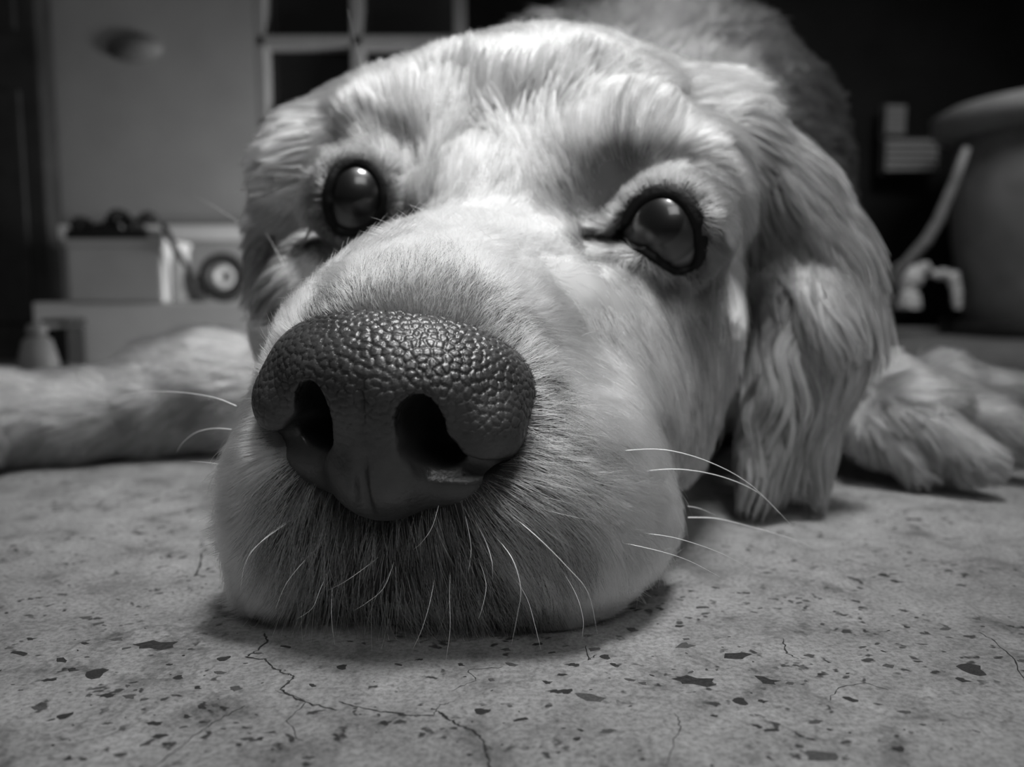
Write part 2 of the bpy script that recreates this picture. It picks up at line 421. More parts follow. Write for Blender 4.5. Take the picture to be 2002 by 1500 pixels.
stk = MB().tube([P(1890, 290, 112), P(1868, 350, 112), P(1835, 430, 112), P(1812, 470, 112), P(1760, 528, 113), P(1700, 640, 116)], [0.5, .65, .75, .8, .75, .6], 10).build('leaning_stick', M_stick)
tag(stk, 'pale stick leaning up against the large pot', 'stick')
# crumpled white bag on the far floor between the dog and the pot (shape sculpted below)
#%%DOG
# ------------------------------------------------------------------ implicit sculpting
class Field:
    def __init__(s, lo, hi, h, far=4.0):
        s.lo = np.array(lo, float); s.h = h
        s.n = np.ceil((np.array(hi) - s.lo) / h).astype(int) + 1
        s.D = np.full(s.n, far, np.float32); s.ax = [s.lo[i] + h * np.arange(s.n[i]) for i in range(3)]
    def sub(s, lo, hi):
        a = np.clip(np.floor((np.array(lo) - s.lo) / s.h).astype(int), 0, s.n)
        b = np.clip(np.ceil((np.array(hi) - s.lo) / s.h).astype(int) + 1, 0, s.n)
        if np.any(b <= a): return None, None
        sl = tuple(slice(a[i], b[i]) for i in range(3))
        g = np.meshgrid(*[s.ax[i][a[i]:b[i]].astype(np.float32) for i in range(3)], indexing='ij', sparse=True)
        return sl, g
    def comb(s, sl, d, k, op):
        A = s.D[sl]
        if op == 'sub':
            h = np.clip(0.5 - 0.5 * (d + A) / k, 0, 1); s.D[sl] = A * (1 - h) - d * h + k * h * (1 - h)
        else:
            h = np.clip(0.5 + 0.5 * (A - d) / k, 0, 1); s.D[sl] = A * (1 - h) + d * h - k * h * (1 - h)
    def ell(s, c, r, B=None, k=1.0, op='add'):
        c = np.asarray(c, float); r = np.asarray(r, float) * np.ones(3); m = r.max() + 3.0 * max(k, 0.6) if s.h > 0.1 else r.max() + 1.2
        sl, g = s.sub(c - m, c + m)
        if sl is None: return
        B = np.eye(3) if B is None else B
        q = [g[i] - np.float32(c[i]) for i in range(3)]
        u = [q[0] * np.float32(B[j][0]) + q[1] * np.float32(B[j][1]) + q[2] * np.float32(B[j][2]) for j in range(3)]
        k0 = np.sqrt(sum((u[j] / r[j]) ** 2 for j in range(3))) + 1e-6
        k1 = np.sqrt(sum((u[j] / r[j] ** 2) ** 2 for j in range(3))) + 1e-6
        s.comb(sl, (k0 * (k0 - 1) / k1).astype(np.float32), k, op)
    def cap(s, a, b, ra, rb, k=1.0, op='add', squash=None):
        a = np.asarray(a, float); b = np.asarray(b, float); m = max(ra, rb) + (3 * max(k, .6) if s.h > .1 else 1.0)
        sl, g = s.sub(np.minimum(a, b) - m, np.maximum(a, b) + m)
        if sl is None: return
        ba = (b - a); L2 = ba @ ba
        q = [g[i] - np.float32(a[i]) for i in range(3)]
        t = np.clip((q[0] * ba[0] + q[1] * ba[1] + q[2] * ba[2]) / L2, 0, 1).astype(np.float32)
        d = np.sqrt(sum((q[i] - t * np.float32(ba[i])) ** 2 for i in range(3))) - (ra + (rb - ra) * t)
        s.comb(sl, d.astype(np.float32), k, op)
    def mesh(s):
        D = s.D; n = D.shape
        I = D < 0
        cnt = np.zeros([x - 1 for x in n], np.int8)
        for dx in (0, 1):
            for dy in (0, 1):
                for dz in (0, 1): cnt += I[dx:n[0]-1+dx, dy:n[1]-1+dy, dz:n[2]-1+dz]
        cells = np.argwhere((cnt > 0) & (cnt < 8))
        vid = np.full(cnt.shape, -1, np.int64); vid[tuple(cells.T)] = np.arange(len(cells))
        acc = np.zeros((len(cells), 3)); num = np.zeros(len(cells))
        corners = [(x, y, z) for x in (0, 1) for y in (0, 1) for z in (0, 1)]
        val = {c: D[cells[:, 0] + c[0], cells[:, 1] + c[1], cells[:, 2] + c[2]] for c in corners}
        for c in corners:
            for ax in range(3):
                if c[ax] == 0:
                    e = list(c); e[ax] = 1; e = tuple(e)
                    A, Bv = val[c], val[e]; m = (A < 0) != (Bv < 0)
                    t = np.where(m, A / np.where(m, A - Bv, 1), 0)
                    p = np.repeat(np.array(c, float)[None], len(cells), 0); p[:, ax] = t
                    acc += p * m[:, None]; num += m
        V = s.lo + s.h * (cells + acc / num[:, None])
        F = []
        for ax in range(3):
            o1, o2 = [(1, 2), (2, 0), (0, 1)][ax]
            sa = [slice(0, x) for x in n]; sb = [slice(0, x) for x in n]
            sa[ax] = slice(0, n[ax] - 1); sb[ax] = slice(1, n[ax])
            a, b = I[tuple(sa)], I[tuple(sb)]
            E = np.argwhere(a != b)
            E = E[(E[:, o1] > 0) & (E[:, o2] > 0) & (E[:, o1] < n[o1] - 1) & (E[:, o2] < n[o2] - 1)]
            ins = a[tuple(E.T)]
            def cell(d1, d2):
                q = E.copy(); q[:, o1] -= d1; q[:, o2] -= d2
                return vid[tuple(q.T)]
            f = np.stack([cell(0, 0), cell(1, 0), cell(1, 1), cell(0, 1)], 1)
            f[~ins] = f[~ins][:, ::-1]
            F.append(f)
        return V, np.concatenate(F)
def mesh_normals(V, F):
    n = np.cross(V[F[:, 2]] - V[F[:, 0]], V[F[:, 3]] - V[F[:, 1]])
    N = np.zeros_like(V)
    for k in range(4): np.add.at(N, F[:, k], n)
    return N / (np.linalg.norm(N, axis=1, keepdims=True) + 1e-12)
def smooth_mesh(V, F, it, lam=0.5):
    e = np.concatenate([F[:, [0, 1]], F[:, [1, 2]], F[:, [2, 3]], F[:, [3, 0]]])
    deg = np.bincount(e[:, 0], minlength=len(V)) + np.bincount(e[:, 1], minlength=len(V))
    for _ in range(it):
        S = np.zeros_like(V)
        for c in range(3):
            S[:, c] = np.bincount(e[:, 0], V[e[:, 1], c], len(V)) + np.bincount(e[:, 1], V[e[:, 0], c], len(V))
        V = V + lam * (S / deg[:, None] - V)
    return V

BF = Field(P(1735, 500, 138) - np.array([0, 5, 9]), P(1900, 500, 138) + np.array([0, 6, 1.5]), 0.28)
for px, py, r in ((1778, 545, (2.2, 1.9, 2.2)), (1768, 530, (1.5, 1.4, 1.6)), (1776, 598, (1.9, 1.8, 3.2)), (1780, 630, (1.5, 1.6, 2.2)), (1806, 522, (1.3, 1.0, .8)), (1838, 536, (1.7, 1.1, .8)), (1862, 545, (1.0, 1.0, 1.3)),
                  (1870, 575, (.8, .9, 2.2)), (1872, 610, (.6, .8, 1.8)), (1800, 640, (1.6, 2.0, 1.2)), (1846, 642, (3.4, 2.2, .8)), (1795, 533, (.9, .9, .9))):
    BF.ell(P(px, py, 138), r, k=0.7)
z_ = BF.ax[2][None, None, :]; BF.D = np.maximum(BF.D, (0.05 - z_)).astype(np.float32)
bV, bQ = BF.mesh()
bN = mesh_normals(bV, bQ)
bV = bV + bN * (0.22 * np.sin(bV[:, :1] * 2.9 + 2 * np.sin(bV[:, 2:] * 2.3)) * np.sin(bV[:, 2:] * 3.1 + bV[:, 1:2] * 2.0) + 0.08 * np.sin(bV[:, :1] * 7 + bV[:, 2:] * 6))
bag = link_mesh('crumpled_bag', bV, bQ, M_rag); tag(bag, 'crumpled white plastic bag on the floor beside the large pot', 'bag')

YAW, ROLL = math.radians(20), math.radians(5)
Rh = np.array([math.cos(YAW), -math.sin(YAW), 0]) * math.cos(ROLL) + np.array([0, 0, -math.sin(ROLL)])
Bh = np.array([math.sin(YAW), math.cos(YAW), 0.0])      # towards the back of the skull
Uh = np.cross(Rh, Bh); Uh /= np.linalg.norm(Uh)
HB = np.stack([Rh, Bh, Uh])
def tilt(B, deg):      # pitch a basis about its right axis
    a = math.radians(deg); r, b, u = B
    return np.stack([r, b * math.cos(a) + u * math.sin(a), u * math.cos(a) - b * math.sin(a)])

EYE_R = P(1308, 452, 20.9); EYE_L = P(702, 388, 23.4)
ER = 1.18
def on_sphere(px, py, c, R):
    r = CF + CR * (px - CX) / FPX + CU * (CY - py) / FPX; r = r / np.linalg.norm(r)
    oc = CP - c; bq = r @ oc; cq = oc @ oc - R * R; disc = bq * bq - cq
    if disc > 0: return CP + r * (-bq - math.sqrt(disc))
    q = CP - r * bq - c; return c + q / np.linalg.norm(q) * R
rings = {
 'R': (EYE_R, [(1213,463,.03),(1232,440,.06),(1246,415,.10),(1266,397,.13),(1294,388,.15),(1320,396,.16),(1340,417,.16),(1351,440,.15),(1356,470,.13),(1357,498,.10),(1348,519,.06),(1328,524,.05),(1305,513,.04),(1285,495,.03),(1265,480,.03),(1238,472,.03)]),
 'L': (EYE_L, [(664,444,.03),(655,425,.07),(653,395,.09),(658,360,.10),(672,335,.10),(697,326,.10),(718,335,.09),(733,355,.08),(739,385,.07),(737,410,.05),(724,432,.03),(705,443,.02),(684,448,.02)])}
def unit(v): return v / np.linalg.norm(v)
class Eye: pass
EYES = []
for key_, gdir in (('R', (1280, 424)), ('L', (700, 372))):
    e_ = Eye(); e_.c, ring = rings[key_]
    e_.pts = [on_sphere(x, y, e_.c, ER) for x, y, r in ring]; e_.w = [r for _, _, r in ring]
    e_.dirs = [unit(p - e_.c) for p in e_.pts]; e_.m = unit(sum(e_.dirs))
    e_.g = unit(on_sphere(gdir[0], gdir[1], e_.c, ER) - e_.c)
    e_.e1 = unit(np.cross(e_.m, [0, 0, 1.0])); e_.e2 = np.cross(e_.m, e_.e1)
    az = [math.atan2(d @ e_.e2, d @ e_.e1) for d in e_.dirs]; an = [math.acos(np.clip(d @ e_.m, -1, 1)) for d in e_.dirs]
    o_ = np.argsort(az); e_.az = np.array(az)[o_]; e_.an = np.array(an)[o_]; e_.ww = np.array(e_.w)[o_]
    EYES.append(e_)
    print('eye', key_, np.degrees(e_.an).round())
def ring_at(e, az):
    A3 = np.concatenate([e.az - 2 * math.pi, e.az, e.az + 2 * math.pi])
    return np.interp(az, A3, np.tile(e.an, 3)), np.interp(az, A3, np.tile(e.ww, 3))
F = Field((-24, 13.5, -0.4), (26, 66, 25.5), 0.17)
# trunk and neck
F.ell((7.0, 49, 11.6), (11.2, 14, 11.6), k=2)
F.ell((8, 62, 10), (11, 14, 10), k=2)
F.ell((5, 38, 7.0), (9.3, 9, 6.5), k=2)
# forelegs
leg = [P(640, 790, 37), P(420, 765, 36.5), P(330, 778, 36), P(160, 815, 34.5), P(0, 825, 33.5), P(-120, 850, 33)]
for i, (ra, rb) in enumerate(((2.6, 2.45), (2.45, 2.2), (2.2, 1.75), (1.75, 1.9), (1.9, 1.8))):
    F.cap(leg[i], leg[i + 1], ra, rb, k=0.9)
for q in range(3):
    F.cap(P(-60, 830 + 14 * q, 32.5 - q * .8), P(-160, 860 + 14 * q, 31.5 - q * .8), 1.0, .8, k=.4)
# right foreleg and paw
F.cap((10, 40, 2.6), P(1700, 780, 33), 2.4, 1.7, k=1.0)
F.cap(P(1700, 770, 32), P(1800, 815, 30.5), 1.7, 1.4, k=.8)
F.cap(P(1745, 800, 30.2), P(1905, 895, 28.4), 1.0, .78, k=.35)
F.cap(P(1800, 770, 32), P(1990, 850, 30.5), 1.1, .85, k=.35)
F.cap(P(1700, 835, 30.2), P(1790, 905, 29.2), .75, .6, k=.35)
F.cap(P(1840, 755, 34), P(2060, 800, 33), 1.3, 1.0, k=.35)
# skull
F.ell((2.5, 41, 12.3), (6.5, 6, 7.0), k=2)
F.ell(P(1060, 362, 28.5), (6.1, 6.0, 5.0), HB, k=2)
F.ell(P(1080, 520, 28), (5.5, 6.0, 5.4), HB, k=1.6)
F.ell(P(1180, 290, 26.0), (2.7, 3.2, 2.2), HB, k=1.5)
F.ell(P(870, 285, 27.0), (2.7, 3.2, 2.1), HB, k=1.5)
# brows
F.ell(P(1230, 290, 22.6), (1.7, 1.7, 1.3), HB, k=1.2)
F.ell(P(1140, 350, 23.6), (1.7, 1.9, 1.5), HB, k=1.2)
F.ell(P(1370, 380, 23.4), (1.2, 1.6, 1.9), HB, k=1.2)
F.ell(P(780, 270, 25.0), (1.7, 1.7, 1.3), HB, k=1.2)
F.ell(P(615, 330, 26.2), (1.3, 1.6, 1.9), HB, k=1.2)
# cheeks
F.ell(P(1290, 630, 23.6), (2.1, 3.0, 2.8), HB, k=1.4)
F.ell(P(1240, 800, 23.5), (1.9, 3.2, 2.1), HB, k=1.4)
F.ell(P(640, 620, 26.0), (1.7, 3.0, 2.6), HB, k=1.0)
# muzzle
F.ell(P(935, 590, 20.8), (2.7, 5.2, 2.2), tilt(HB, 10), k=1.5)
F.ell(P(985, 400, 23.0), (2.0, 2.4, 1.6), HB, k=1.5)
F.ell(P(860, 740, 19.4), (3.2, 4.2, 2.7), HB, k=1.5)
F.ell(P(800, 740, 18.0), (2.9, 2.4, 2.3), HB, k=1.0)
F.ell(P(1165, 640, 21.6), (1.7, 2.6, 2.0), HB, k=1.4)
F.ell(P(1190, 780, 21.0), (1.6, 2.4, 2.0), HB, k=1.4)
# flews
F.ell(P(1040, 930, 18.9), (2.8, 3.6, 2.7), tilt(HB, -8), k=1.0)
F.ell(P(1110, 1010, 18.9), (2.2, 2.8, 1.9), HB, k=1.0)
F.ell(P(665, 930, 19.4), (1.85, 3.4, 2.8), HB, k=0.9)
F.ell(P(635, 1055, 19.4), (1.55, 2.5, 1.55), HB, k=0.8)
# chin / lower lip
F.ell(P(770, 1060, 18.6), (3.2, 2.2, 2.2), HB, k=0.8)
F.ell(P(960, 1100, 19.0), (2.8, 2.2, 1.6), HB, k=0.8)
F.ell(P(685, 1110, 19.0), (1.9, 2.0, 1.4), HB, k=0.7)
F.ell(P(880, 1000, 24), (4.6, 5.2, 2.8), HB, k=1.2)
# ears
F.ell(P(1420, 360, 27.0), (2.1, 2.6, 2.1), HB, k=1.4)
F.ell(P(1360, 280, 27.0), (2.3, 2.6, 1.9), HB, k=1.4)
F.ell(P(760, 300, 28.0), (2.5, 2.8, 2.4), HB, k=1.4)
F.ell(P(645, 390, 28.3), (1.3, 2.2, 1.9), HB, k=1.2)
F.ell(P(1525, 440, 26.6), (1.8, 1.7, 2.6), HB, k=1.2)
F.ell(P(1600, 570, 26.3), (1.6, 1.1, 2.9), HB, k=1.0)
F.cap(P(1560, 600, 26.2), P(1490, 905, 25.5), 1.35, 0.75, k=0.9)
F.cap(P(1630, 620, 26.6), P(1580, 880, 26.0), 1.2, 0.8, k=0.9)
F.ell(P(585, 430, 28.5), (1.1, 1.8, 1.9), HB, k=0.9)
F.ell(P(545, 520, 28.5), (0.8, 1.0, 2.4), HB, k=0.6)
F.ell(P(578, 485, 27.6), (0.55, 1.2, 1.1), HB, k=0.4, op='sub')
# eyes: lids swell over the ball, then the opening
for e_ in EYES:
    F.ell(e_.c - 0.12 * e_.m, (1.56, 1.5, 1.5), HB, k=0.8)
    sl, g_ = F.sub(e_.c - 2.1, e_.c + 2.1)
    v_ = [(g_[i] - e_.c[i]) + 0 * F.D[sl] for i in range(3)]
    dd_ = np.sqrt(sum(x * x for x in v_)) + 1e-6
    dm = sum(v_[i] * e_.m[i] for i in range(3)); d1_ = sum(v_[i] * e_.e1[i] for i in range(3)); d2_ = sum(v_[i] * e_.e2[i] for i in range(3))
    an_ = np.arccos(np.clip(dm / dd_, -1, 1)); ra_, rw_ = ring_at(e_, np.arctan2(d2_, d1_))
    F.comb(sl, (-(ra_ + 0.06 - an_) * dd_).astype(np.float32), 0.08, 'sub')
    F.ell(e_.c, (ER + .04,) * 3, HB, k=0.1, op='sub')
F.ell(P(740, 1245, 17.0), (3.0, 1.5, 0.75), HB, k=0.5, op='sub')
# seat for the nose
NOSE0 = P(748, 797, 15.7)
NS = 1.06
yn = math.radians(13)
NBr = unit(np.array([math.cos(yn), -math.sin(yn), -0.09])); NBf = unit(np.array([-math.sin(yn), -math.cos(yn), 0.05]) ); NBu = unit(np.cross(NBr, -NBf)); NBf = -np.cross(NBu, NBr)
NB3 = np.stack([NBr, -NBf, NBu])
F.ell(NOSE0 - NBf * 0.25, (2.5, 1.6, 1.6), NB3, k=0.3, op='sub')
# resting on the floor
zz_ = F.ax[2][None, None, :].astype(np.float32)
kk = 0.35; A_ = F.D; B__ = (0.03 - zz_) + 0 * A_
hh = np.clip(0.5 - 0.5 * (A_ - B__) / kk, 0, 1); F.D = (A_ * (1 - hh) + B__ * hh + kk * hh * (1 - hh)).astype(np.float32)
V, Q = F.mesh(); del F
V = smooth_mesh(V, Q, 3); NV = mesh_normals(V, Q)
print('body verts', len(V))

# ------------------------------------------------------------------ dog skin
def set_attr(me, name, vals):
    a = me.attributes.new(name, 'FLOAT', 'POINT'); a.data.foreach_set('value', np.asarray(vals, np.float32))
def skin_material():
    m, nt, b = newmat('dog_skin')
    a = nt.nodes.new('ShaderNodeAttribute'); a.attribute_name = 'tone'
    cmb = nt.nodes.new('ShaderNodeCombineColor')
    for i in range(3): nt.links.new(a.outputs['Fac'], cmb.inputs[i])
    nt.links.new(cmb.outputs[0], b.inputs['Base Color'])
    b.inputs['Roughness'].default_value = 0.8; b.inputs['Specular IOR Level'].default_value = 0.15
    return m
M_skin = skin_material()
def hair_material():
    m = bpy.data.materials.new('dog_hair'); m.use_nodes = True; nt = m.node_tree
    for n in list(nt.nodes): nt.nodes.remove(n)
    out = nt.nodes.new('ShaderNodeOutputMaterial')
    a = nt.nodes.new('ShaderNodeAttribute'); a.attribute_name = 'tone'
    cmb = nt.nodes.new('ShaderNodeCombineColor')
    for i in range(3): nt.links.new(a.outputs['Fac'], cmb.inputs[i])
    h = nt.nodes.new('ShaderNodeBsdfHairPrincipled'); h.parametrization = 'COLOR'
    h.inputs['Roughness'].default_value = 0.4; h.inputs['Radial Roughness'].default_value = 0.6
    h.inputs['Coat'].default_value = 0.0
    nt.links.new(cmb.outputs[0], h.inputs['Color']); nt.links.new(h.outputs[0], out.inputs['Surface'])
    return m
M_hair = hair_material()

def voronoi_pebbles(Vv, size, seed):
    """distance to nearest and second nearest of roughly evenly spread seeds picked on the surface"""
    r = np.random.default_rng(seed); n = len(Vv)
    order = r.permutation(n); key = np.floor(Vv / size + r.random(3)).astype(np.int64)
    grid = {}; seeds = []
    md = (size * 0.72) ** 2
    for i in order:
        k = key[i]; ok = True
        for dx in (-1, 0, 1):
            for dy in (-1, 0, 1):
                for dz in (-1, 0, 1):
                    for j in grid.get((k[0] + dx, k[1] + dy, k[2] + dz), ()):
                        q = Vv[j] - Vv[i]
                        if q @ q < md: ok = False; break
                    if not ok: break
                if not ok: break
            if not ok: break
        if ok: grid.setdefault(tuple(k), []).append(i); seeds.append(i)
    kd = KDTree(len(seeds))
    for a, i in enumerate(seeds): kd.insert(Vv[i], a)
    kd.balance()
    d = np.array([[x[2] for x in kd.find_n(Vector(p), 2)] for p in Vv])
    return d[:, 0], d[:, 1]

# nose: own finer field, local coordinates x right, y out to the front, z up
NF = Field((-3.1, -2.9, -2.6), (3.1, 1.6, 2.4), 0.035, far=1.5)
NF.ell((0, -0.85, 0.42), (2.62, 2.0, 1.5), k=0.3)
NF.ell((0, -0.45, -0.90), (1.2, 1.25, 1.25), k=0.4)
NF.ell((0, -1.2, -0.7), (2.35, 1.3, 1.2), k=0.4)
for s_ in (-1, 1):
    NF.ell((s_ * 1.25, -0.85, -1.10), (1.1, 0.95, 0.75), k=0.3)
    NF.ell((s_ * 1.84, -0.26, -0.08), (0.78, 0.86, 0.84), k=0.22)
for s_ in (-1, 1):
    NF.ell((s_ * 0.98, 0.35, -0.15), (0.42, 1.5, 0.62), k=0.12, op='sub')
    NF.ell((s_ * 1.12, 0.2, -0.58), (0.52, 1.3, 0.36), k=0.12, op='sub')
    NF.cap((s_ * 1.2, 0.35, -0.84), (s_ * 2.45, -0.10, -0.84), 0.36, 0.22, k=0.12, op='sub')
NF.cap((0, 1.19, 0.55), (0, 0.86, -0.9), 0.07, 0.10, k=0.10, op='sub')
NF.cap((0, 0.86, -0.9), (0, 0.25, -2.1), 0.11, 0.14, k=0.16, op='sub')
nV, nQ = NF.mesh(); del NF
nV = smooth_mesh(nV, nQ, 2); nN = mesh_normals(nV, nQ)
d1, d2 = voronoi_pebbles(nV, 0.185, 3)
edge = np.clip((d2 - d1) / 0.038, 0, 1); edge = edge * edge * (3 - 2 * edge)
dome = 1 - np.clip(d1 / 0.13, 0, 1) ** 2
up = np.clip((nV[:, 2] + 0.9) / 1.6, 0.12, 1)
inside = (np.abs(np.abs(nV[:, 0]) - 1.05) < 0.55) & (np.abs(nV[:, 2] + 0.3) < 0.6) & (nV[:, 1] < 0.55)
amp = up * np.where(inside, 0.1, 1.0) * np.clip((nV[:, 1] + 2.4) / 1.0, 0.2, 1)
nV = nV + nN * ((edge * 0.042 + dome * 0.006 - 0.042) * amp)[:, None]
d1, d2 = voronoi_pebbles(nV, 0.075, 5)
nV = nV + nN * ((np.clip((d2 - d1) / 0.03, 0, 1) * 0.006) * np.clip(1.2 - up * .6, 0, 1))[:, None]
nW = NOSE0 + NS * nV @ np.stack([NBr, NBf, NBu])
def nose_material():
    m, nt, b = newmat('nose_leather')
    L = nt.links.new; N = nt.nodes.new
    tc = N('ShaderNodeTexCoord')
    b.inputs['Base Color'].default_value = g4(0.035); b.inputs['Roughness'].default_value = 0.38
    b.inputs['Specular IOR Level'].default_value = 0.75
    n = N('ShaderNodeTexNoise'); n.inputs['Scale'].default_value = 1800; n.inputs['Detail'].default_value = 4
    L(tc.outputs['Object'], n.inputs['Vector'])
    bp = N('ShaderNodeBump'); bp.inputs['Strength'].default_value = 0.4; bp.inputs['Distance'].default_value = 0.0002
    L(n.outputs['Fac'], bp.inputs['Height']); L(bp.outputs['Normal'], b.inputs['Normal'])
    n2 = N('ShaderNodeTexNoise'); n2.inputs['Scale'].default_value = 110; n2.inputs['Detail'].default_value = 5; L(tc.outputs['Object'], n2.inputs['Vector'])
    r = N('ShaderNodeValToRGB'); r.color_ramp.elements[0].position = .3; r.color_ramp.elements[1].position = .7
    r.color_ramp.elements[0].color = g4(0.022); r.color_ramp.elements[1].color = g4(0.06)
    L(n2.outputs['Fac'], r.inputs['Fac']); L(r.outputs['Color'], b.inputs['Base Color'])
    return m
M_nose = nose_material()

dog = link_mesh('dog', V, Q, M_skin)
body_obj = dog
tag(dog, 'pale long-haired old dog lying with its chin flat on the floor', 'dog')
nose = link_mesh('nose', nW, nQ, M_nose, dog); nose['label'] = 'large black pebbled nose'

# eyes
def eye_material(gz):
    m, nt, b = newmat('eyeball')
    L = nt.links.new; N = nt.nodes.new
    tc = N('ShaderNodeTexCoord')
    nm = N('ShaderNodeVectorMath'); nm.operation = 'NORMALIZE'; L(tc.outputs['Object'], nm.inputs[0])
    dt = N('ShaderNodeVectorMath'); dt.operation = 'DOT_PRODUCT'; L(nm.outputs[0], dt.inputs[0]); dt.inputs[1].default_value = tuple(gz)
    r = N('ShaderNodeValToRGB'); e = r.color_ramp.elements
    st = [(0.0, .05), (0.40, .10), (0.48, .015), (0.58, .05), (0.80, .035), (0.84, .004), (1.0, .003)]
    while len(e) < len(st): e.new(.5)
    for k, (p, v) in enumerate(st): e[k].position = p; e[k].color = g4(v)
    L(dt.outputs['Value'], r.inputs['Fac']); L(r.outputs['Color'], b.inputs['Base Color'])
    b.inputs['Roughness'].default_value = 0.35; b.inputs['Coat Weight'].default_value = 1.0; b.inputs['Coat Roughness'].default_value = 0.03
    b.inputs['Coat IOR'].default_value = 1.45
    return m
M_lid = simple('eyelid_skin', 0.006, 0.55, 0.2, 0.2, 400, 0.3)  # dark lid margin, widened at top and right to paint in shadow
for e_ in EYES:
    c, g_ = e_.c, e_.g
    bm = bmesh.new(); bmesh.ops.create_uvsphere(bm, u_segments=64, v_segments=40, radius=1.0)
    vv = np.array([v.co[:] for v in bm.verts]); ff = [[v.index for v in f.verts] for f in bm.faces]; bm.free()
    dd = vv @ g_; bul = np.clip((dd - 0.72) / 0.28, 0, 1)
    vv = vv * (ER * (1 + 0.05 * bul * bul * (3 - 2 * bul)))[:, None]
    me = bpy.data.meshes.new('eye'); me.from_pydata([tuple(x * CM) for x in vv], [], ff); me.update()
    me.polygons.foreach_set('use_smooth', [True] * len(me.polygons)); me.materials.append(eye_material(g_))
    eo = bpy.data.objects.new('eye', me); COL.objects.link(eo); eo.parent = dog; eo.location = Vector(c) * CM
    NR = 72; rows = ((0.0, 0.01), (0.02, 0.09), (.10, .15), (0.35, .20), (0.7, .27), (1.0, .30), (1.35, .24), (1.8, 0.0))
    Vl = []; Fl = []
    for k_ in range(NR):
        az = -math.pi + 2 * math.pi * k_ / NR; an, w_ = ring_at(e_, az)
        for t_, up_ in rows:
            th = an + (0.05 + 1.15 * w_) * t_ ; R_ = ER + up_ * (0.65 + 0.6 * w_)
            d_ = e_.m * math.cos(th) + (e_.e1 * math.cos(az) + e_.e2 * math.sin(az)) * math.sin(th)
            Vl.append(c + d_ * R_)
    nr = len(rows)
    for k_ in range(NR):
        k2 = (k_ + 1) % NR
        for j in range(nr - 1): Fl.append((k_ * nr + j, k2 * nr + j, k2 * nr + j + 1, k_ * nr + j + 1))
    link_mesh('eyelid', Vl, Fl, M_lid, dog)
#%%FUR
# ------------------------------------------------------------------ groom
bvh = BVHTree.FromPolygons([Vector(p) for p in V], [tuple(int(x) for x in f) for f in Q])
def surf(px, py):
    r = CF + CR * (px - CX) / FPX + CU * (CY - py) / FPX
    hit = bvh.ray_cast(Vector(CP), Vector(r).normalized())
    return None if hit[0] is None else np.array(hit[0])
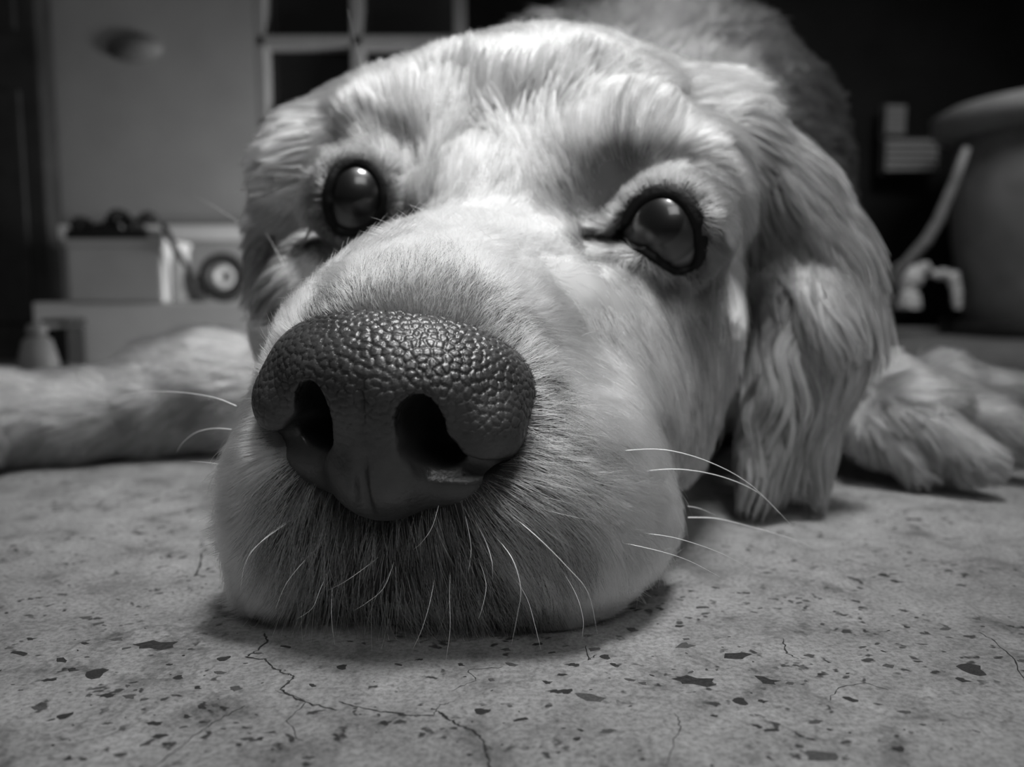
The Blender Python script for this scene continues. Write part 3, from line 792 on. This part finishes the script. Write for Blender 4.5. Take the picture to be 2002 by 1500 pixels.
# px, py, hair direction in the picture, length cm, lift, albedo of hair, albedo of skin, clumping, droop, region
ANCH = [
 # muzzle bridge
 (760,585,0,-1,.25,.5,.45,.10,.2,0,'m'),(640,600,-.6,-1,.3,.5,.5,.12,.2,0,'m'),(880,590,.5,-1,.35,.5,.45,.10,.2,0,'m'),(980,640,1,-.6,.45,.5,.5,.12,.3,0,'m'),
 (760,520,0,-1,.5,.45,.6,.2,.2,0,'m'),(640,540,-.7,-1,.5,.5,.85,.4,.2,0,'m'),(850,520,.2,-1,.5,.4,.5,.2,.3,0,'m'),(560,620,-1,-.5,.5,.5,.85,.4,.2,0,'m'),
 (520,680,-1,-.2,.5,.6,.8,.4,.2,0,'m'),(880,430,.1,-1,.8,.4,.97,.55,.2,0,'m'),(980,430,.3,-1,.8,.4,.97,.55,.2,0,'m'),(780,460,-.3,-1,.7,.4,.97,.55,.2,0,'m'),
 (1000,520,.6,-.8,.7,.4,.88,.5,.2,0,'m'),(1080,600,.9,-.3,.7,.4,.88,.5,.2,0,'m'),(1100,520,.5,-.6,.7,.4,.97,.55,.2,0,'m'),(1120,700,1,.1,.8,.4,.88,.5,.2,0,'m'),
 (1030,570,.8,-.6,.6,.45,.7,.3,.3,0,'m'),
 # right side of muzzle
 (1065,680,1,-.1,.5,.5,.6,.15,.3,0,'m'),(1080,760,1,0,.6,.5,.45,.06,.3,0,'m'),(1070,860,1,.2,.7,.5,.44,.05,.3,0,'m'),(1160,800,1,.15,.8,.4,.8,.4,.2,0,'m'),
 (1160,900,1,.3,.8,.45,.56,.15,.3,0,'m'),(1230,850,.8,.5,.9,.35,.97,.55,.2,0,'m'),(1280,950,1,.25,.8,.4,.9,.6,.2,0,'m'),(1220,1020,1,.35,.8,.4,.88,.5,.2,0,'m'),
 (1300,1050,1,.3,.7,.45,.9,.6,.2,0,'m'),(1180,1120,.8,.8,.8,.45,.8,.4,.2,0,'m'),(1260,1110,.9,.5,.7,.45,.88,.5,.2,0,'m'),
 (1000,930,.8,.5,.9,.55,.46,.03,.4,.1,'m'),(1080,980,.9,.5,1.0,.5,.45,.04,.4,.1,'m'),(1100,1080,.7,.8,1.1,.5,.48,.05,.4,.2,'m'),(960,1000,.6,.8,1.1,.55,.42,.04,.5,.2,'m'),
 (1010,1090,.5,.9,1.2,.55,.45,.05,.5,.3,'m'),(1060,1170,.5,1,1.0,.5,.5,.05,.4,.3,'m'),
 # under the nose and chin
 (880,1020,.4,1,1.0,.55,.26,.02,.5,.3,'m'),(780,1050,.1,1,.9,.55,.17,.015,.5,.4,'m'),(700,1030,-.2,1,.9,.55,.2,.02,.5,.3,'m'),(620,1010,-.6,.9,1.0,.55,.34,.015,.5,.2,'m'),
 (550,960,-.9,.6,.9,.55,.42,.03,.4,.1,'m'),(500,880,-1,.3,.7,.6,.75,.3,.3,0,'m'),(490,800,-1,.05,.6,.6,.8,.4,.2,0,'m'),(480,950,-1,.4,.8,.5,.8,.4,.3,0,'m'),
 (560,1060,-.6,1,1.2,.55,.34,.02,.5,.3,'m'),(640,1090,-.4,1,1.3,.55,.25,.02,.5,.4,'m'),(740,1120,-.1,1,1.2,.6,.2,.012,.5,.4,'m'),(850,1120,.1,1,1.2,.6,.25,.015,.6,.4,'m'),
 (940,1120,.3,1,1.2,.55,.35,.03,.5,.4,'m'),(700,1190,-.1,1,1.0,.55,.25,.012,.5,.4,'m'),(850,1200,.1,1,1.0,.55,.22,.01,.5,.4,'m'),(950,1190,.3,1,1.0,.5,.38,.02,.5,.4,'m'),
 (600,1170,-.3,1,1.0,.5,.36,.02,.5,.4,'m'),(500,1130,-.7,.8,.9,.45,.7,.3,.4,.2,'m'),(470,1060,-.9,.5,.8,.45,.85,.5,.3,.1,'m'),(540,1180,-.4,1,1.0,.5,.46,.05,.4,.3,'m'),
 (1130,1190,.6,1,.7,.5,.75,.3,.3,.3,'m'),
 # between the eyes, forehead
 (1000,360,.05,-1,1.0,.35,.55,.5,.3,0,'h'),(900,370,-.1,-1,1.0,.35,.65,.45,.3,0,'h'),(1000,290,0,-1,1.3,.35,.5,.35,.5,0,'h'),(960,230,-.5,-1,1.7,.3,.16,.06,.8,0,'h'),
 (910,170,-.6,-1,1.7,.3,.2,.08,.8,0,'h'),(1010,200,-.1,-1,1.6,.3,.2,.08,.8,0,'h'),(1080,190,.1,-1,1.5,.3,.28,.1,.7,0,'h'),(1150,150,.2,-1,1.5,.3,.2,.08,.7,0,'h'),
 (1060,260,.2,-1,1.4,.3,.42,.3,.6,0,'h'),(850,290,-.1,-1,1.2,.3,.6,.3,.5,0,'h'),(870,220,-.1,-1,1.4,.3,.75,.4,.5,0,'h'),(800,210,-.2,-1,1.4,.3,.6,.3,.6,0,'h'),
 (780,300,-.1,-1,1.1,.3,.55,.25,.5,0,'h'),(740,240,-.4,-1,1.4,.3,.8,.4,.4,0,'h'),(800,400,.1,-1,.7,.35,.5,.2,.5,0,'h'),(790,380,.2,-1,.7,.35,.4,.15,.5,0,'h'),
 (770,140,-.7,-.7,1.1,.35,.7,.4,.5,0,'h'),(1000,110,-.1,-1,1.1,.35,.7,.4,.5,0,'h'),(1150,90,.2,-1,1.1,.35,.7,.4,.4,0,'h'),(1280,100,.4,-1,1.1,.35,.75,.4,.4,0,'h'),
 (880,110,-.4,-1,1.1,.4,.65,.4,.5,0,'h'),(1200,200,.3,-1,1.4,.3,.68,.45,.4,0,'h'),(1300,190,.7,-.6,1.6,.3,.78,.4,.4,0,'h'),(1400,200,.9,-.2,2.0,.3,.75,.4,.4,0,'h'),
 # left side of head
 (660,200,-1,-.1,1.3,.4,.8,.4,.5,0,'h'),(590,270,-1,.25,1.4,.4,.8,.4,.5,0,'h'),(540,330,-1,.25,1.6,.5,.8,.45,.5,0,'h'),(600,380,-.7,.5,1.3,.3,.75,.4,.5,.1,'h'),
 (615,450,-.5,.8,1.2,.3,.65,.35,.4,.2,'h'),(660,290,-1,.1,1.0,.3,.6,.3,.3,0,'h'),(700,290,-.4,-.9,.8,.3,.4,.15,.3,0,'h'),(540,400,-1,.3,1.7,.55,.75,.4,.5,.1,'h'),
 (510,470,-.8,.6,1.6,.4,.6,.3,.5,.2,'e'),(620,520,-.5,.8,.8,.4,.8,.4,.3,.2,'h'),(680,470,-.3,.8,.5,.3,.35,.1,.3,.1,'h'),(740,480,-.2,-.8,.5,.4,.8,.4,.2,0,'m'),(580,480,-.3,1,.4,.4,.05,.02,.3,0,'e'),  # last one near-black: shade of the ear hollow put into the hair
 (560,560,-.6,.8,1.0,.4,.3,.1,.5,.2,'e'),
 # right brow and eye
 (1230,320,0,-1,.9,.3,.3,.12,.6,0,'h'),(1180,340,-.3,-1,.9,.3,.58,.2,.5,0,'h'),(1150,290,-.1,-1,1.2,.3,.65,.3,.4,0,'h'),(1220,270,.1,-1,1.3,.3,.55,.3,.5,0,'h'),
 (1280,270,.4,-1,1.2,.3,.75,.4,.4,0,'h'),(1120,380,-.5,-1,.8,.3,.6,.3,.5,0,'h'),(1150,440,-1,-.2,.5,.35,.3,.12,.5,0,'h'),(1190,430,-.7,-.7,.5,.35,.3,.12,.5,0,'h'),
 (1110,440,-.7,-.6,.7,.35,.75,.35,.4,0,'h'),(1160,490,-.8,.4,.5,.3,.35,.15,.4,0,'h'),(1300,340,.6,-.5,.7,.25,.35,.15,.3,0,'h'),(1370,340,.8,.4,1.0,.25,.5,.25,.3,0,'h'),
 (1340,280,.8,-.3,1.3,.3,.7,.35,.4,0,'h'),(1400,420,.4,1,1.2,.2,.4,.2,.3,0,'h'),(1390,480,.2,1,1.0,.2,.35,.15,.3,0,'h'),(1430,400,.5,1,1.6,.25,.85,.5,.3,0,'h'),
 (1440,480,.1,1,1.6,.25,.85,.5,.3,0,'h'),(1430,560,-.05,1,1.5,.25,.75,.4,.4,.1,'h'),(1400,580,0,1,1.0,.25,.35,.15,.3,.1,'h'),(1400,310,.9,.3,1.6,.3,.82,.5,.3,0,'h'),
 (1220,500,-.1,1,.5,.25,.25,.1,.3,.1,'h'),(1280,520,.1,1,.6,.25,.25,.1,.3,.1,'h'),(1340,550,.1,1,.6,.25,.2,.1,.3,.1,'h'),(1200,560,.1,1,.9,.3,.7,.35,.4,.2,'h'),
 (1260,570,.15,1,1.0,.3,.75,.35,.5,.2,'h'),(1330,590,.2,1,1.2,.3,.7,.35,.5,.2,'h'),(1170,600,.2,.8,.8,.35,.66,.3,.3,.1,'m'),(1200,700,.4,.8,1.0,.3,.8,.45,.3,.1,'m'),
 (1180,660,.4,.8,.7,.3,.62,.3,.3,.1,'m'),(1140,560,.4,.6,.7,.35,.85,.5,.2,.1,'m'),
 # cheek
 (1290,700,.4,1,1.5,.3,.7,.4,.4,.2,'h'),(1370,680,.5,.8,1.8,.35,.6,.3,.5,.2,'h'),(1420,720,.7,.6,1.8,.4,.5,.25,.5,.2,'h'),(1300,800,.5,.9,1.6,.35,.7,.4,.5,.2,'h'),
 (1380,820,.6,.8,1.6,.4,.5,.25,.5,.3,'h'),(1290,880,.5,.9,1.3,.35,.65,.35,.5,.2,'h'),
 # right ear
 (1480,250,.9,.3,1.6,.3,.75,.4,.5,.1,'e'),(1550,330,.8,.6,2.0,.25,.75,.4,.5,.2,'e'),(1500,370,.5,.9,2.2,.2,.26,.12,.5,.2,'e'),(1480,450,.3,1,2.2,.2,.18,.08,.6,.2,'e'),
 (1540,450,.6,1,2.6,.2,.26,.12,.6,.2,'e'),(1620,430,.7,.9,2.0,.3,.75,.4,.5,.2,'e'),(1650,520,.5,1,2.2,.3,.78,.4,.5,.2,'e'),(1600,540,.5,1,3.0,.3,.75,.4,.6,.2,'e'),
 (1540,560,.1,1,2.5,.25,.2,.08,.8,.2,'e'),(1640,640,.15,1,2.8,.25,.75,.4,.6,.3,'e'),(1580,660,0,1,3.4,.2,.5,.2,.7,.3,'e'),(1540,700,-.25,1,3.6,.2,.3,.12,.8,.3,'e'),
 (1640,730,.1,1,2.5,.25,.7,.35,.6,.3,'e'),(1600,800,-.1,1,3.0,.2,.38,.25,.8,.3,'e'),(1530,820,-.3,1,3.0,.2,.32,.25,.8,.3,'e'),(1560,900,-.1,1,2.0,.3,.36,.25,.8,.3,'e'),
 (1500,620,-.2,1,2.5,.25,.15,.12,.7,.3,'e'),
 # body behind, near-black tones stand in for the weak light there
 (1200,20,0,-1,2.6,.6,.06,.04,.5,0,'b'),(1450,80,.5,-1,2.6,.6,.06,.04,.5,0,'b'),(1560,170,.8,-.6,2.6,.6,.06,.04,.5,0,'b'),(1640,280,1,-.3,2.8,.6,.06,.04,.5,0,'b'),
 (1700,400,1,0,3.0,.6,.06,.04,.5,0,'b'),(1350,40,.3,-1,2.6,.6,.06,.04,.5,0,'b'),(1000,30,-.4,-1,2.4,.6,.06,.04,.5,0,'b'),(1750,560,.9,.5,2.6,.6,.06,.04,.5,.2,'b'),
 # forelegs
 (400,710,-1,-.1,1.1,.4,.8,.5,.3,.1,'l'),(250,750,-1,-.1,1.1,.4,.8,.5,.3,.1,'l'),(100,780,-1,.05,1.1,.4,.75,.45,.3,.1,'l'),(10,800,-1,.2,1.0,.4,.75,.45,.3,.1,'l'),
 (400,790,-1,.3,1.1,.4,.28,.35,.3,.2,'l'),(250,830,-1,.3,1.1,.4,.3,.35,.3,.2,'l'),(80,860,-1,.3,1.0,.4,.35,.35,.3,.2,'l'),(450,740,-1,0,1.2,.4,.7,.4,.3,.1,'l'),  # low tones paint shade along the lower side of the leg
 (1780,770,.8,.3,1.6,.4,.42,.35,.5,.1,'l'),(1850,800,.8,.5,1.3,.35,.42,.35,.5,.1,'l'),(1900,860,.7,.7,1.0,.3,.42,.35,.5,.1,'l'),(1960,830,.8,.6,1.0,.35,.42,.35,.4,.1,'l'),
 (1750,850,.6,.8,1.2,.35,.5,.3,.5,.2,'l'),(1880,910,.7,.6,.8,.3,.45,.25,.5,.2,'l'),(1760,900,.6,.8,1.0,.35,.4,.2,.5,.2,'l'),(1930,790,1,.1,1.3,.4,.42,.35,.4,.1,'l'),
]
A = []
for a in ANCH:
    h = surf(a[0], a[1])
    if h is None: continue
    d3 = CR * a[2] - CU * a[3]
    A.append((h, d3 / np.linalg.norm(d3), a[4:10], a[10]))
# a few anchors set straight in space, for sides the picture does not show
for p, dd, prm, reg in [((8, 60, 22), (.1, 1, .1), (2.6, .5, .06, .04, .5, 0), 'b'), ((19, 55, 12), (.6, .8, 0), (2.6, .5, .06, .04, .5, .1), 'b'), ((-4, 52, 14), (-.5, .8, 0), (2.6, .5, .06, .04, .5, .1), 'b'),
                        ((-9, 30, 4), (-.6, .3, -.6), (1.4, .3, .7, .4, .4, .2), 'h')]:
    A.append((np.array(p, float), np.array(dd, float), prm, reg))
for e_ in EYES:
    for az in np.linspace(-math.pi, math.pi, 15)[:-1]:
        an, w_ = ring_at(e_, az); rd = e_.e1 * math.cos(az) + e_.e2 * math.sin(az); th = an + .15 + 1.2 * w_
        d_ = e_.m * math.cos(th) + rd * math.sin(th)
        A.append((e_.c + d_ * 1.55, rd * math.cos(th) - e_.m * math.sin(th), (.35, .2, .22, .04, .4, 0), 'h'))
AP = np.array([a[0] for a in A]); AD = np.array([a[1] for a in A]); AX = np.array([a[2] for a in A], float)
REG = 'mhebl'; AR = np.array([REG.index(a[3]) for a in A])
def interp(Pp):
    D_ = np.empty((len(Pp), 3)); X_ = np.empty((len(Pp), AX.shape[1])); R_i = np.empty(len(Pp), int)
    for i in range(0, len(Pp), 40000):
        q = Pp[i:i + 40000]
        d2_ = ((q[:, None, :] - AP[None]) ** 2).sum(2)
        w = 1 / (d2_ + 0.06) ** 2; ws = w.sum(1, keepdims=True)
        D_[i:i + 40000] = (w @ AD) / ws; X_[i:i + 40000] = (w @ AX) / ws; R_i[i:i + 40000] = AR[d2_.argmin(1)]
    # trunk behind the head: one long coat, the weak light there painted into its tone
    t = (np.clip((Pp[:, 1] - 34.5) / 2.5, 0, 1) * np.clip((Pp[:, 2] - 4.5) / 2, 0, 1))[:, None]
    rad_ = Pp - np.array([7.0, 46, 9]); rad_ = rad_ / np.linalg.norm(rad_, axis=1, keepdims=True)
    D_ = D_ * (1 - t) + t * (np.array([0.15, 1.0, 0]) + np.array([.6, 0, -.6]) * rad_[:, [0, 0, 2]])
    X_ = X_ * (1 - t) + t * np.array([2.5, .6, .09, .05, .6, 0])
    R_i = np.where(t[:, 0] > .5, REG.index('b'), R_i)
    return D_, X_, R_i
vD, vX, vR = interp(V)
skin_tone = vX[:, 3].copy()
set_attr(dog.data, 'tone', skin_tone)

tri = np.concatenate([Q[:, [0, 1, 2]], Q[:, [0, 2, 3]]])
ta, tb, tc_ = V[tri[:, 0]], V[tri[:, 1]], V[tri[:, 2]]
tn = np.cross(tb - ta, tc_ - ta); tarea = np.linalg.norm(tn, axis=1) / 2; tn = tn / (2 * tarea[:, None] + 1e-12)
tc0 = (ta + tb + tc_) / 3
view = CP - tc0; dist = np.linalg.norm(view, axis=1)
facing = (tn * view).sum(1) / dist
q = tc0 - CP; dep = q @ CF; ppx = CX + (q @ CR) / np.maximum(dep, 1) * FPX; ppy = CY - (q @ CU) / np.maximum(dep, 1) * FPX
treg = vR[tri[:, 0]]
dens = 950 * np.clip(19.0 / dist, 0, 1.1) ** 2.6
dens *= np.array([1.0, 1.0, 1.1, 1.0, 1.0])[treg]
vt_ = vX[tri[:, 0], 2]
sp_ = np.clip((vt_ - .22) / 0.5, 0, 1)
dens *= np.where(treg == 0, 0.09 + 0.91 * sp_ ** 2, 1.0)
keep = (facing > -0.35) & (tc0[:, 2] > 0.18) & (ppx > -250) & (ppx < 2250) & (ppy > -350)
for e_ in EYES:
    v_ = tc0 - e_.c; dd = np.linalg.norm(v_, axis=1); u_ = v_ / dd[:, None]
    an = np.arccos(np.clip(u_ @ e_.m, -1, 1)); ra, rw = ring_at(e_, np.arctan2(u_ @ e_.e2, u_ @ e_.e1))
    keep &= ~((dd < 1.9) & (an < ra + 0.03 + 0.75 * rw))
# nose footprint
keep &= ~((treg == 0) & (vt_ < .55) & (tc0[:, 2] < .6))  # dark chin skin left bare at its base to paint the shadow gap
nb = (tc0 - NOSE0) / NS @ np.stack([NBr, NBf, NBu]).T
keep &= ~(((nb[:, 0] / 2.45) ** 2 + ((nb[:, 2] + 0.02) / 1.72) ** 2 < 1) & (nb[:, 1] > -3))
dens = dens * keep * HAIRMUL
lam = dens * tarea
cnt = rng.poisson(lam)
idx = np.repeat(np.arange(len(tri)), cnt)
r1, r2 = rng.random(len(idx)), rng.random(len(idx)); sq = np.sqrt(r1)
w0, w1, w2 = 1 - sq, sq * (1 - r2), sq * r2
root = V[tri[idx, 0]] * w0[:, None] + V[tri[idx, 1]] * w1[:, None] + V[tri[idx, 2]] * w2[:, None]
nrm = NV[tri[idx, 0]] * w0[:, None] + NV[tri[idx, 1]] * w1[:, None] + NV[tri[idx, 2]] * w2[:, None]
nrm /= np.linalg.norm(nrm, axis=1, keepdims=True)
print('strands', len(root))
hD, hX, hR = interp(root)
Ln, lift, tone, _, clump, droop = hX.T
def wob(p, f, seed):
    r = np.random.default_rng(seed); o = np.zeros((len(p), 3))
    for k in range(5):
        kv = r.normal(0, f, (3, 3)); ph = r.random(3) * 6.28
        o += np.sin(p @ kv.T + ph)
    return o / 2.2
tan = hD + 0.16 * wob(root, 1.6, 1) + 0.12 * wob(root, 5, 2) + rng.normal(0, 0.13, root.shape) * (0.7 + 0.6 * (hR == 0))[:, None]
tan -= nrm * (tan * nrm).sum(1, keepdims=True); tan /= np.linalg.norm(tan, axis=1, keepdims=True) + 1e-9
Ls = Ln * rng.uniform(0.6, 1.15, len(root)) * (1 + 0.15 * wob(root, 2.2, 3)[:, 0])
flyaway = rng.random(len(root)) < 0.012
Ls = np.where(flyaway, Ls * 1.35, Ls)
lf = lift * rng.uniform(0.5, 1.3, len(root)) * (1 + 0.4 * wob(root, 1.5, 4)[:, 1]) + flyaway * .3
K = 7
pos = np.empty((len(root), K, 3), np.float64); pos[:, 0] = root - nrm * 0.02
wv = wob(root, 0.9, 5) * 0.22
side = np.cross(nrm, tan)
curl_ = rng.normal(0, 0.45, len(root)) * (hR == 0) * np.clip((.7 - tone) / .3, 0, 1)
ph = wob(root, 1.0, 6)[:, 0] * 3
for j in range(1, K):
    s_ = (j - .5) / (K - 1)
    d = tan + nrm * (lf * (1 - 0.85 * s_))[:, None] + np.array([0, 0, -1.0]) * (droop * s_ * 1.6)[:, None]
    amp_ = np.clip((Ln - 1.0) * 0.22, 0, .45)
    d = d + side * (curl_ * s_)[:, None]
    d = d + side * (np.sin(ph + s_ * 6.0) * amp_)[:, None] + wv * s_ * np.clip(Ln, 0, 1)[:, None]
    d /= np.linalg.norm(d, axis=1, keepdims=True)
    pos[:, j] = pos[:, j - 1] + d * (Ls / (K - 1))[:, None]
def clump_pass(cell, strength, seed, power):
    w = root + wob(root, 1.6, seed) * cell * 0.8
    key = np.floor(w / cell + np.random.default_rng(seed).random(3)).astype(np.int64)
    hsh = (key[:, 0] * 73856093) ^ (key[:, 1] * 19349663) ^ (key[:, 2] * 83492791)
    _, inv, c_ = np.unique(hsh, return_inverse=True, return_counts=True); inv = inv.ravel()
    for j in range(1, K):
        m = np.stack([np.bincount(inv, pos[:, j, i]) / c_ for i in range(3)], 1)[inv]
        t = (strength * (j / (K - 1)) ** power)[:, None]
        pos[:, j] += (m - pos[:, j]) * t
    return np.random.default_rng(seed + 50).random(inv.max() + 1)[inv]
long_ = Ln > 1.3
lk1 = clump_pass(0.60, np.clip(clump * 1.3, 0, 1) * 0.75 * long_, 21, 0.9)
lk2 = clump_pass(0.26, np.clip(clump * 1.4, 0, .95) * (Ln > .7) * (1 - .6 * (hR == 0)), 22, 0.9)
lk4 = clump_pass(0.42, .92 * (hR == 2), 24, 0.7)
lk3 = clump_pass(0.10, np.clip(clump, 0, 1) * 0.9 * ~long_ * (1 - .75 * (hR == 0) * np.clip((.55 - tone) / .3, 0, 1)), 23, 1.0)
pos[:, :, 2] = np.maximum(pos[:, :, 2], 0.02 + 0.03 * rng.random((len(root), 1)))
hd = np.linalg.norm(root - CP, axis=1)
rad = 0.0037 * np.clip(hd / 17.5, 0.9, 3.0) ** 1.25 * rng.uniform(0.7, 1.25, len(root))
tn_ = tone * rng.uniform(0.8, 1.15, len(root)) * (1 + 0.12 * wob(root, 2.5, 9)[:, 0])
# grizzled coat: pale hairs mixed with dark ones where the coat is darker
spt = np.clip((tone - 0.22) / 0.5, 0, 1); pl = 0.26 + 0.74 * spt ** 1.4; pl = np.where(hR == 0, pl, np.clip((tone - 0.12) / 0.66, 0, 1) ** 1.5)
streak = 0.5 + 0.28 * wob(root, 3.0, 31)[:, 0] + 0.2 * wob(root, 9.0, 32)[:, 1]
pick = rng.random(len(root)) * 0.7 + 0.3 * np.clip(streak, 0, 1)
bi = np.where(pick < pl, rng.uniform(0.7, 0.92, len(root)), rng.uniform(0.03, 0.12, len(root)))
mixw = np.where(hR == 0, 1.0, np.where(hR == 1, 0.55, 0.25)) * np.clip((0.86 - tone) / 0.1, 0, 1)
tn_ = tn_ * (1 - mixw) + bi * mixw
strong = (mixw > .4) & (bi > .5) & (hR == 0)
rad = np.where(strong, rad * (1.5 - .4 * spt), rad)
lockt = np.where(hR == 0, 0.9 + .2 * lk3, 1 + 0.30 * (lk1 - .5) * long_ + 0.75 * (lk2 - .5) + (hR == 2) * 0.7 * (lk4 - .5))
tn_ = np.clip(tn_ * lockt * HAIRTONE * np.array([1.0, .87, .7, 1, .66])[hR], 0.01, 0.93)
prof = np.array([1, 1, .95, .85, .7, .5, .15])
def make_fur(name, m):
    n = int(m.sum())
    if n == 0: return
    hc = bpy.data.hair_curves.new(name); hc.add_curves([K] * n)
    p = (pos[m].reshape(-1, 3) * CM).astype(np.float32)
    hc.attributes['position'].data.foreach_set('vector', p.ravel()) if 'position' in hc.attributes else hc.points.foreach_set('position', p.ravel())
    ra = hc.attributes.get('radius') or hc.attributes.new('radius', 'FLOAT', 'POINT')
    ra.data.foreach_set('value', ((rad[m][:, None] * prof[None]) * CM).astype(np.float32).ravel())
    ta_ = hc.attributes.new('tone', 'FLOAT', 'CURVE'); ta_.data.foreach_set('value', tn_[m].astype(np.float32))
    hc.materials.append(M_hair)
    o = bpy.data.objects.new(name, hc); COL.objects.link(o); o.parent = dog; o['kind'] = 'stuff'
    return o
for k, nm_ in enumerate(('muzzle_fur', 'head_fur', 'ear_fur', 'body_fur', 'leg_fur')): make_fur(nm_, hR == k)

# whiskers: root pixel on the muzzle, then the way it sweeps
WH = [ # (points px,py,depth offset), thickness cm
 ([(1215,882,0),(1300,880,-.3),(1390,905,0),(1470,950,.8),(1545,1025,1.6)],.016),
 ([(1255,922,0),(1330,918,-.2),(1410,932,.2),(1480,962,.9),(1525,1005,1.5)],.016),
 ([(1345,1012,0),(1400,1014,.2),(1460,1028,.7),(1530,1048,1.2),(1590,1070,1.8)],.013),
 ([(1345,990,0),(1370,995,.2),(1400,1008,.6)],.008),
 ([(1250,1042,0),(1320,1052,.1),(1400,1078,.6),(1460,1108,1.2)],.010),
 ([(1210,1060,0),(1290,1078,.0),(1350,1098,.4),(1410,1130,.8)],.009),
 ([(462,794,0),(420,778,.4),(360,768,1.0),(290,766,1.6),(220,776,2.2)],.014),
 ([(455,840,0),(420,838,.3),(385,845,.7),(358,865,1.0),(345,885,1.1)],.012),
 ([(450,912,0),(410,905,.3),(370,902,.8)],.008),
 ([(580,572,0),(560,530,.2),(540,490,.6),(520,455,1.0)],.009),
 ([(572,575,0),(550,545,.2),(532,515,.5)],.009),
 ([(1262,1180,0),(1245,1160,-.2),(1215,1140,-.3),(1180,1120,-.1)],.007),
 ([(990,1000,0),(1050,1050,-.5),(1110,1110,-.6),(1150,1160,-.5),(1168,1240,-.3)],.009),
 ([(960,1040,0),(1000,1090,-.5),(1018,1150,-.6),(1012,1200,-.5),(1000,1260,-.4)],.009),
 ([(930,1020,0),(950,1060,-.3),(962,1100,-.5),(963,1133,-.5)],.008),
 ([(910,1010,0),(920,1060,-.3),(920,1090,-.4),(915,1120,-.4)],.008),
 ([(880,1120,0),(879,1170,-.4),(880,1230,-.5),(872,1290,-.5)],.008),
 ([(935,1090,0),(950,1140,-.4),(945,1180,-.5),(935,1212,-.5)],.008),
 ([(560,1020,0),(510,1060,-.3),(480,1100,-.3),(470,1155,-.2)],.010),
 ([(580,1010,0),(530,1045,-.3),(490,1080,-.4),(478,1120,-.3)],.008),
 ([(610,1080,0),(575,1120,-.3),(555,1150,-.4),(537,1195,-.4)],.008),
 ([(640,1120,0),(625,1155,-.3),(610,1190,-.4),(578,1212,-.4)],.008),
 ([(850,1130,0),(840,1180,-.4),(825,1230,-.5),(808,1268,-.5)],.008),
 ([(1000,1120,0),(1030,1170,-.3),(1045,1220,-.4),(1058,1272,-.4)],.007),
 ([(1095,1110,0),(1125,1160,-.2),(1140,1210,-.2),(1138,1245,-.2)],.008),
 ([(860,980,0),(845,1030,-.3),(825,1060,-.4),(808,1075,-.4)],.007),
 ([(740,1090,0),(700,1120,-.3),(670,1140,-.4),(640,1155,-.4)],.007),
 ([(770,1100,0),(750,1150,-.3),(715,1180,-.4),(690,1195,-.4)],.007),
 ([(650,1150,0),(648,1190,-.3),(650,1230,-.4),(655,1262,-.4)],.006),
 ([(745,290,0),(735,220,.2),(712,150,.3),(680,20,.4)],.008),
 ([(505,460,0),(460,430,.3),(420,405,.6),(380,382,.9)],.007),
 ([(1460,170,0),(1465,140,0),(1462,118,0)],.010),
]
M_whisk = simple('whisker', 0.85, 0.35, 0.5)
for pts, th in WH:
    p0 = surf(pts[0][0], pts[0][1])
    d0 = proj(p0)[2] if p0 is not None else 18.5
    if d0 > 24 and pts[0][1] > 500: d0 = 18.5
    ctrl = [P(x, y, d0 + o - (.05 if i else 0)) for i, (x, y, o) in enumerate(pts)]
    for c in ctrl: c[2] = max(c[2], 0.03)
    n = len(ctrl); PP = []
    for i in range(n - 1):
        q0, q1, q2, q3 = ctrl[max(i - 1, 0)], ctrl[i], ctrl[i + 1], ctrl[min(i + 2, n - 1)]
        for t in np.linspace(0, 1, 5, endpoint=False):
            PP.append(0.5 * ((2 * q1) + (-q0 + q2) * t + (2 * q0 - 5 * q1 + 4 * q2 - q3) * t * t + (-q0 + 3 * q1 - 3 * q2 + q3) * t ** 3))
    PP.append(ctrl[-1]); m_ = len(PP)
    MB().tube(PP, [th * (1 - 0.85 * (i / (m_ - 1)) ** 1.5) for i in range(m_)], 6).build('whisker', M_whisk, dog)
# claws
M_claw = simple('claw', 0.25, 0.4, 0.5)
for px, py, d in ((1918, 925, 27.9), (1800, 925, 28.8)):
    c = P(px, py, d); c[2] = max(c[2], .5)
    MB().tube([c, c + np.array([.35, -.25, -.1]), c + np.array([.6, -.45, -.3])], [.2, .15, .03], 8).build('claw', M_claw, dog)
